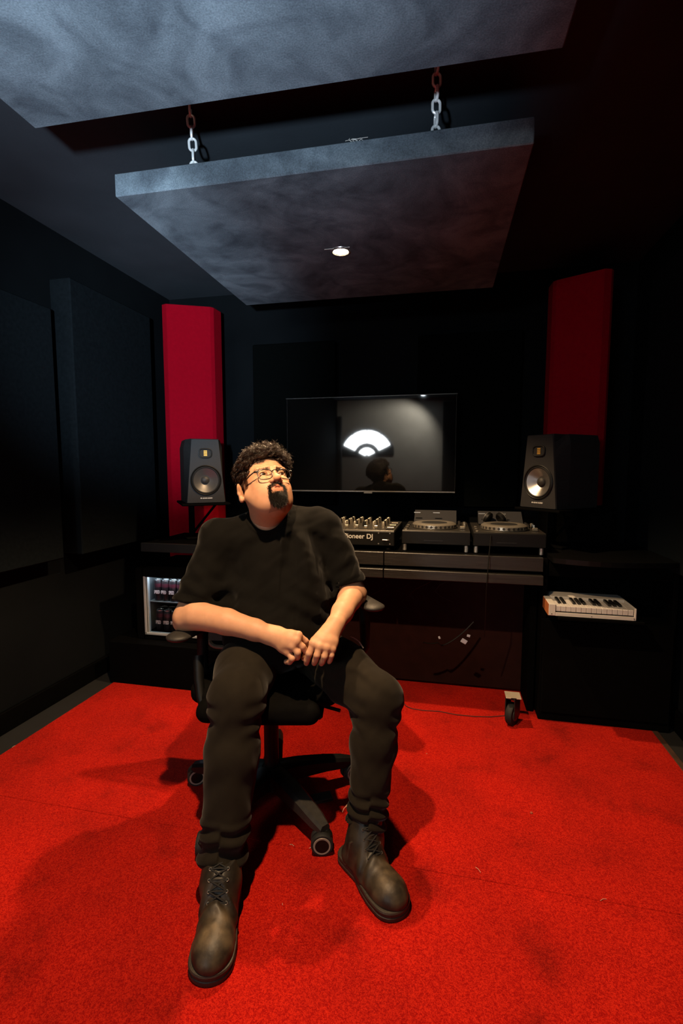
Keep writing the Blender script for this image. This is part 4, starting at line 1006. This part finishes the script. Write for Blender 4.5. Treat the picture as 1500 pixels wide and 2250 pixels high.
# --- boots
def boot_mats():
    m = mat('boot_leather', (.030, .0225, .0145), .50, col2=(.0065, .005, .0038), nscale=22, bump=.6, bscale=70, spec=.35, ndetail=7, vcol='tint', bdist=.0012, ramp=(.35, .65)); return m
M_boot = boot_mats(); M_sole = mat('boot_sole', (.030, .022, .014), .6, noise=.5, nscale=50, bump=.4); M_lace = mat('boot_lace', (.005, .0045, .004), .8, bump=.3)
def boot(toe, heel, an, lean_side):
    toe = np.array(toe); heel = np.array(heel); ax = (heel-toe); ln = np.linalg.norm(ax[:2]); ang = math.atan2(ax[1], ax[0])
    # local: y from toe (0) to heel (ln), x sideways, z up
    e = empty('boot'); e.parent = person; e.location = (toe[0]-PINV[0], toe[1]-PINV[1], CT); e.rotation_euler = (0, 0, ang-PI/2)
    c, s_ = math.cos(-(ang-PI/2)), math.sin(-(ang-PI/2)); dx, dy = an[0]-toe[0], an[1]-toe[1]
    A = np.array([c*dx-s_*dy, s_*dx+c*dy, an[2]-CT])
    W = .052; l = ln
    G = Field((-.09, -.02, -.002), (.09, l+.04, A[2]+.06), .0026)
    G.ell((.002, .062, .036), (.046, .060, .034), .02)                # toe cap
    G.cone((.002, .06, .036), (0, .14, .050), .038, .038, .03)
    G.ell((0, l*.5, .030), (.038, l*.42, .030), .03)
    G.cone((0, .13, .052), (A[0]*.45, l-.095, .085), .034, .040, .03)
    G.cone((0, l-.060, .035), (A[0]*.5, l-.072, .09), .038, .040, .03)
    G.cone((A[0]*.5, l-.078, .09), tuple(A+np.array([0, 0, .02])), .046, .046, .03)
    X, Y, Z = G.full()
    G.D = np.maximum(G.D, .022-Z+0*G.D).astype(np.float32)
    q = X/(.042)                                                       # vamp seam and flex creases
    G.D += (.0030*np.sin((Y+.5*np.abs(X))*150+1.5*np.sin(40*X))*np.exp(-((Y-.125)/.030)**2)*sstep((Z-.03)/.02)).astype(np.float32)
    facing = np.abs(X-A[0]*.3); 
    G.D += (-.0022*((Y-(.150-.9*np.clip(facing-.01, 0, .03)) > 0) & (Z > .03)).astype(np.float32)*1.0).astype(np.float32)
    G.D += (.0030*np.exp(-((np.abs(X-A[0]*.35))/.0085)**4)*sstep((Y-.158)/.004)*(Z > .05)*(Y < l-.02-.9*np.clip(Z-.06, 0, 1)*0)).astype(np.float32)*((Y < .21)+0*G.D).astype(np.float32)
    top = A[2]+.028; G.D = np.maximum(G.D, Z-top+0*G.D).astype(np.float32)
    V, Q = G.mesh(); V = relax(V, Q, 1, .5)
    tint = np.ones((len(V), 3)); scuff_highlight = np.exp(-(((V[:, 0])/.05)**2+((V[:, 1]-.055)/.055)**2+((V[:, 2]-.07)/.05)**2))*(.6+.4*wnoise(V[:, 0], V[:, 1], V[:, 2], 110, 4))
    tint += np.clip(scuff_highlight, 0, 1)[:, None]*np.array([4.0, 3.7, 2.9]); tint *= (1-.45*sstep((V[:, 2]-.10)/.05))[:, None]  # pale toe scuffs, with the toe's highlight painted into the tint as well
    quads('leather_upper', V, Q, M_boot, e, tint)
    # sole: outline with welt
    out = []
    for i in range(64):
        a = 2*PI*i/64; y = l/2-(l/2)*math.cos(a); t = y/l
        wdt = np.interp(t, [0, .15, .3, .45, .6, .8, 1], [.050, .051, .052, .047, .037, .040, .040])
        if t < .19: wdt *= max(0, 1-((.19-t)/.19)**2.3)**.5
        if t > .87: wdt *= max(0, 1-((t-.87)/.13)**2.3)**.5
        out.append(((wdt+.0)*math.copysign(1, math.sin(a)) if abs(math.sin(a)) > 1e-6 else 0, y))
    cy_ = l/2
    def ring(z, k): return [(x*k*1.06, cy_+(y-cy_)*(1+(k-1)*.35), z) for x, y in out]
    MB().loft([ring(0, .95), ring(.004, 1.0), ring(.012, 1.0), ring(.0135, .97), ring(.020, .98), ring(.024, 1.01), ring(.028, .98), ring(.029, .90)]).build('sole', M_sole, e, True)
    def drop(x, y):
        ix = int(round((x-G.lo[0])/G.res)); iy = int(round((y-G.lo[1])/G.res)); c_ = G.D[min(max(ix, 0), G.n[0]-1), min(max(iy, 0), G.n[1]-1)]
        k = next((q for q in range(12, len(c_)) if c_[q] > 0), 12); return G.lo[2]+G.res*(k-.5)
    sm = MB()
    for off in (0, .0035):
        pth = []
        for i in range(25):
            x = -.043+.086*i/24; y = .150+off+.055*(abs(x)/.043)**1.6; z = drop(x, y)
            if z < .11: pth.append((x, y, z+.0006))
        sm.tube(pth, .0016, 5)
    pth = []
    for i in range(33):
        a = PI*(-.12+1.24*i/32); x = -.047*math.cos(a); y = .058-.050*math.sin(a); pth.append((x*.98, y, .0305))
    sm.tube(pth, .0018, 5)
    tag(sm.build('stitched_seam', mat('seam_thread', (.045, .033, .02), .6), e, True), 'raised stitched seams')
    # laces and eyelets
    ey = MB(); la = MB(); ax0 = A[0]
    rows = 6
    def surf(x, y, z0):                                               # march to the leather from the front and above
        p = np.array([x, y, z0]); d = np.array([0, -.75, .66]); p = p+d*.12
        for _ in range(90):
            i = np.round((p-G.lo)/G.res).astype(int)
            if (i >= 0).all() and (i < G.n).all() and G.D[tuple(i)] < .0006: break
            p = p-d*.0016
        return p
    prev = None; zs = [(.160+.013*k if k < 3 else .199+.006*(k-3), .060+.020*k) for k in range(rows)]
    for k in range(rows):
        y_, z_ = zs[k]; xc = ax0*(.1+.12*k); Lp = surf(xc-.023, y_, z_); Rp = surf(xc+.023, y_, z_)
        for p in (Lp, Rp):
            Mx = T(*p)@Vector((0, -.75, .66)).to_track_quat('Z', 'Y').to_matrix().to_4x4()
            ey.tube([(.0034*math.cos(2*PI*i/12), .0034*math.sin(2*PI*i/12), .0005) for i in range(12)], .0011, 6, True, Mx)
        up_ = np.array([0, -.004, .005])
        la.tube([Lp, (Lp+Rp)/2+up_, Rp], .0021, 6)
        if prev is not None: la.tube([prev[0], (prev[0]+Rp)/2+up_*1.3, Rp], .0021, 6); la.tube([prev[1], (prev[1]+Lp)/2+up_*1.3, Lp], .0021, 6)
        prev = (Lp, Rp)
    tp = (prev[0]+prev[1])/2+np.array([0, -.008, .006])
    for sx in (-1, 1):
        la.tube([tp+np.array([sx*(.022*math.sin(a)), -.006-.012*math.sin(a/2), -.030*(1-math.cos(a))*.5]) for a in [PI*2*i/14 for i in range(15)]], .0021, 6)
        la.tube([tp, tp+np.array([sx*.010, -.016, -.02]), tp+np.array([sx*.016, -.022, -.048]), tp+np.array([sx*.02, -.03, -.075])], .0021, 6)
    tag(ey.build('eyelets', mat('eyelet_metal', (.20, .18, .15), .35, metal=.8), e, True), 'small metal lace eyelets'); la.build('laces', M_lace, e, True)
    return e
bAR = to_room(anR[None])[0]; bAL = to_room(anL[None])[0]
boot(onz(455, 2172, CT), onz(502, 1946, CT), bAR, 0)
boot(onz(884, 2022, CT), onz(757, 1872, CT), bAL, 0)

# ------------------------------------------------------------------ office chair
CC = (-.600, 1.56); oc = tag(empty('office_chair', (CC[0], CC[1], 0)), 'black swivel office chair the man sits on, five-arm wheeled base', 'office chair')
base = MB().lathe([(.050, .075), (.052, .10), (.035, .125), (.030, .13)], 28).build('base_hub', M_pl, oc, True)
for k in range(5):
    a = math.radians(-38+72*k); M_ = RZ(a)
    rings = []
    for t_, hw_, z0, z1 in ((.03, .036, .070, .135), (.10, .032, .076, .132), (.20, .028, .074, .118), (.27, .025, .068, .104), (.315, .018, .064, .090)):
        rings.append([(t_, -hw_, z0), (t_, hw_, z0), (t_, hw_*1.0, z1-.010), (t_, hw_*.62, z1), (t_, -hw_*.62, z1), (t_, -hw_, z1-.010)])
    lg = MB().loft(rings, M_).build('base_arm', M_plg if k == 0 else M_pl, oc, True)
    W_ = M_@T(.318, 0, .0)@RZ([.93, .2, -1.5, .56, .6][k])
    cs = MB().lathe([(.018, .034), (.020, .036), (.020, .064), (.012, .070)], 16, W_).build('caster', M_pl, oc, True)
    for s_ in (-1, 1):
        Wm = W_@T(-.012, s_*.013, .0345+CT)@RX(PI/2)
        MB().lathe([(.012, -.0095), (.0325, -.0095), (.0345, -.006), (.0345, .006), (.0325, .0095), (.012, .0095)], 32, Wm).build('wheel', M_rub, cs, True)
        MB().lathe([(.0215, -.0108), (.0265, -.0110), (.0275, -.0090), (.0275, .0090), (.0265, .0110), (.0215, .0108)], 32, Wm, False).build('wheel_ring', mat('caster_ring', (.20, .17, .14), .45, noise=.1), cs, True)
        MB().lathe([(.0001, -.0108), (.0213, -.0108), (.0213, .0108), (.0001, .0108)], 28, Wm).build('wheel_cap', M_pl, cs, True)
    hood = MB(); pr = [(-.033, .0), (-.030, .020), (-.015, .034), (.0, .037), (.017, .031), (.020, .022)]
    hood.loft([[(x-.008, -.006, z+.032) for x, z in pr], [(x-.008, .006, z+.032) for x, z in pr]], W_); hood.build('hood', M_plg if k == 0 else M_pl, cs)
MB().cyl(.026, .12, .30, 20).cyl(.018, .30, .40, 20).build('gas_lift', M_pl, oc, True)
MB().box(-.10, .10, -.12, .12, .375, .415, .008).build('tilt_mechanism', M_pl, oc)
MB().tube([(.08, 0, .39), (.20, -.02, .385), (.26, -.03, .38)], .006, 8).build('lever', M_pl, oc, True)
yw = RZ(math.radians(10))
st = Field((-.28, -.29, .39), (.28, .29, .52), .006)
st.ell((0, 0, .452), (.250, .245, .045), .01); st.cone((-.16, -.21, .440), (.16, -.21, .440), .034, .034, .04); st.cone((-.21, -.1, .452), (-.19, .15, .455), .035, .035, .04); st.cone((.21, -.1, .452), (.19, .15, .455), .035, .035, .04)
sv, sq = st.mesh(); sv = np.array([list(yw @ Vector((float(a), float(b), float(c)))) for a, b, c in sv]); quads('seat_cushion', sv, sq, mat('chair_fabric', (.0022, .002, .0018), .9, spec=.05, noise=.3, nscale=80, bump=.3, bscale=600), oc)
MB().box(-.20, .20, -.19, .19, .405, .425, .008, yw).build('seat_pan', M_pl, oc)
# mesh backrest behind him, only its corner shows
BKc = at(452, 1150, 1.95)-np.array([CC[0], CC[1], 0]); bw = .20
bx0 = BKc[0]-.012; bx1 = bx0+2*bw; bz = BKc[2]+.002; by = BKc[1]
fr_pts = []
for cx_, cz_, a0 in ((bx1-.035, bz-.035, 0), (bx0+.035, bz-.035, 90), (bx0+.045, .50, 180), (bx1-.045, .50, 270)):
    for i in range(6):
        a = math.radians(a0+90*i/5); r_ = .035; fr_pts.append((cx_+r_*math.cos(a), by-.03*0, cz_+r_*math.sin(a)))
MB().tube(fr_pts, .008, 8, True).build('back_frame', mat('back_frame_edge', (.06, .05, .035), .45), oc, True)
M_mesh = mat('mesh_fabric', (.030, .026, .022), .8, noise=.6, nscale=400, bump=.6, bscale=800)
ms = MB(); nv = 8; rows_ = []
ms.loft([[(bx0+.006, by-.004, z), (bx0+.1, by+.012, z), (bx1-.1, by+.012, z), (bx1-.006, by-.004, z), (bx1-.006, by+.001, z), (bx1-.1, by+.017, z), (bx0+.1, by+.017, z), (bx0+.006, by+.001, z)] for z in (.49, .60, .75, .90, bz-.006)])
ms.build('back_mesh', M_mesh, oc)
MB().box((bx0+bx1)/2-.03, (bx0+bx1)/2+.03, by+.02, by+.035, .42, .80, .005).box((bx0+bx1)/2-.03, (bx0+bx1)/2+.03, .10, by+.035, .385, .42, .005).build('back_support', M_pl, oc)
def armrest(pc, pz, ang, base_x):
    e_ = Field((-.06, -.15, -.025), (.06, .15, .025), .003)
    e_.cone((0, -.085, 0), (0, .085, 0), .040, .040, .01, 'add', ((0, 0, 1), .36))
    v, q = e_.mesh(); v = np.array([list(T(pc[0]-CC[0], pc[1]-CC[1], pz)@RZ(ang)@Vector((float(a), float(b), float(c)))) for a, b, c in v])
    o = quads('armrest_pad', v, q, M_plg, oc)
    x, y = pc[0]-CC[0], pc[1]-CC[1]
    MB().tube([(x*.98, y+.04, pz-.012), (x, y+.045, pz-.10), (x, y+.05, pz-.19), (x*.8, y*.6+.05, .425), (x*.5, y*.4+.04, .41)], [.020, .020, .018, .016, .014], 10).build('armrest_post', M_pl, oc, True)
pL = at(411, 1390, 1.60); armrest((pL[0]+.005, pL[1]+.045), pL[2], math.radians(-8), -1)
pR = at(806, 1325, 1.72); armrest((pR[0]-.02, pR[1]+.03), pR[2], math.radians(35), 1)
# outer chair wing visible left of his knee
wq = [at(x, y, d)-np.array([CC[0], CC[1], 0]) for x, y, d in ((436, 1440, 1.62), (437, 1490, 1.60), (441, 1530, 1.58), (449, 1565, 1.56), (462, 1585, 1.55))]
MB().tube(wq, [.018, .017, .015, .013, .010], 10).build('armrest_bracket', M_pl, oc, True)
# flat block on the carpet behind the front chair arm
p = onz(702, 1757, CT); fb = MB().box(-.045, .045, -.022, .022, 0, .012, .002).build('floor_block', mat('block_grey', (.04, .032, .026), .5, noise=.3)); fb.location = (p[0], p[1], CT); fb.rotation_euler = (0, 0, math.radians(30))
tag(fb, 'small flat dark block lying on the carpet behind the front caster', 'block')
# lint threads and crumbs on the carpet
M_lint = mat('lint_pale', (.45, .22, .16), .8)
for i, (px, py, sz, lb) in enumerate(((641, 1858, .016, 'pale thread on the carpet left of the front caster'), (684, 1864, .016, 'pale thread on the carpet just below the front caster'), (700, 1868, .020, 'short pink thread on the seam under the front caster'),
        (1050, 1912, .022, 'pale thread lying on the carpet seam right of the boots'), (1325, 1978, .020, 'pale thread at the far right end of the carpet seam'), (30, 1641, .014, 'tiny white scrap at the left carpet edge'),
        (937, 1657, .005, 'white speck on the carpet right of the knee'), (620, 1988, .005, 'pale speck on the carpet between the boots'))):
    c = onz(px, py, CT); a = random.random()*3
    o = MB().tube([(-sz/2*math.cos(a), -sz/2*math.sin(a), .001), (0, .002, .0025), (sz/2*math.cos(a), sz/2*math.sin(a), .001)], .0008, 5).build('thread' if i < 6 else 'speck', M_lint)
    o.location = (c[0], c[1], CT); tag(o, lb, 'lint')
c = onz(1167, 1787, CT); o = MB().lathe([(.0001, 0), (.005, .001), (.004, .004), (.0001, .005)], 8).build('crumb', mat('crumb', (.25, .05, .02), .8)); o.location = (c[0], c[1], CT); tag(o, 'small brown crumb on the open carpet at right', 'crumb')
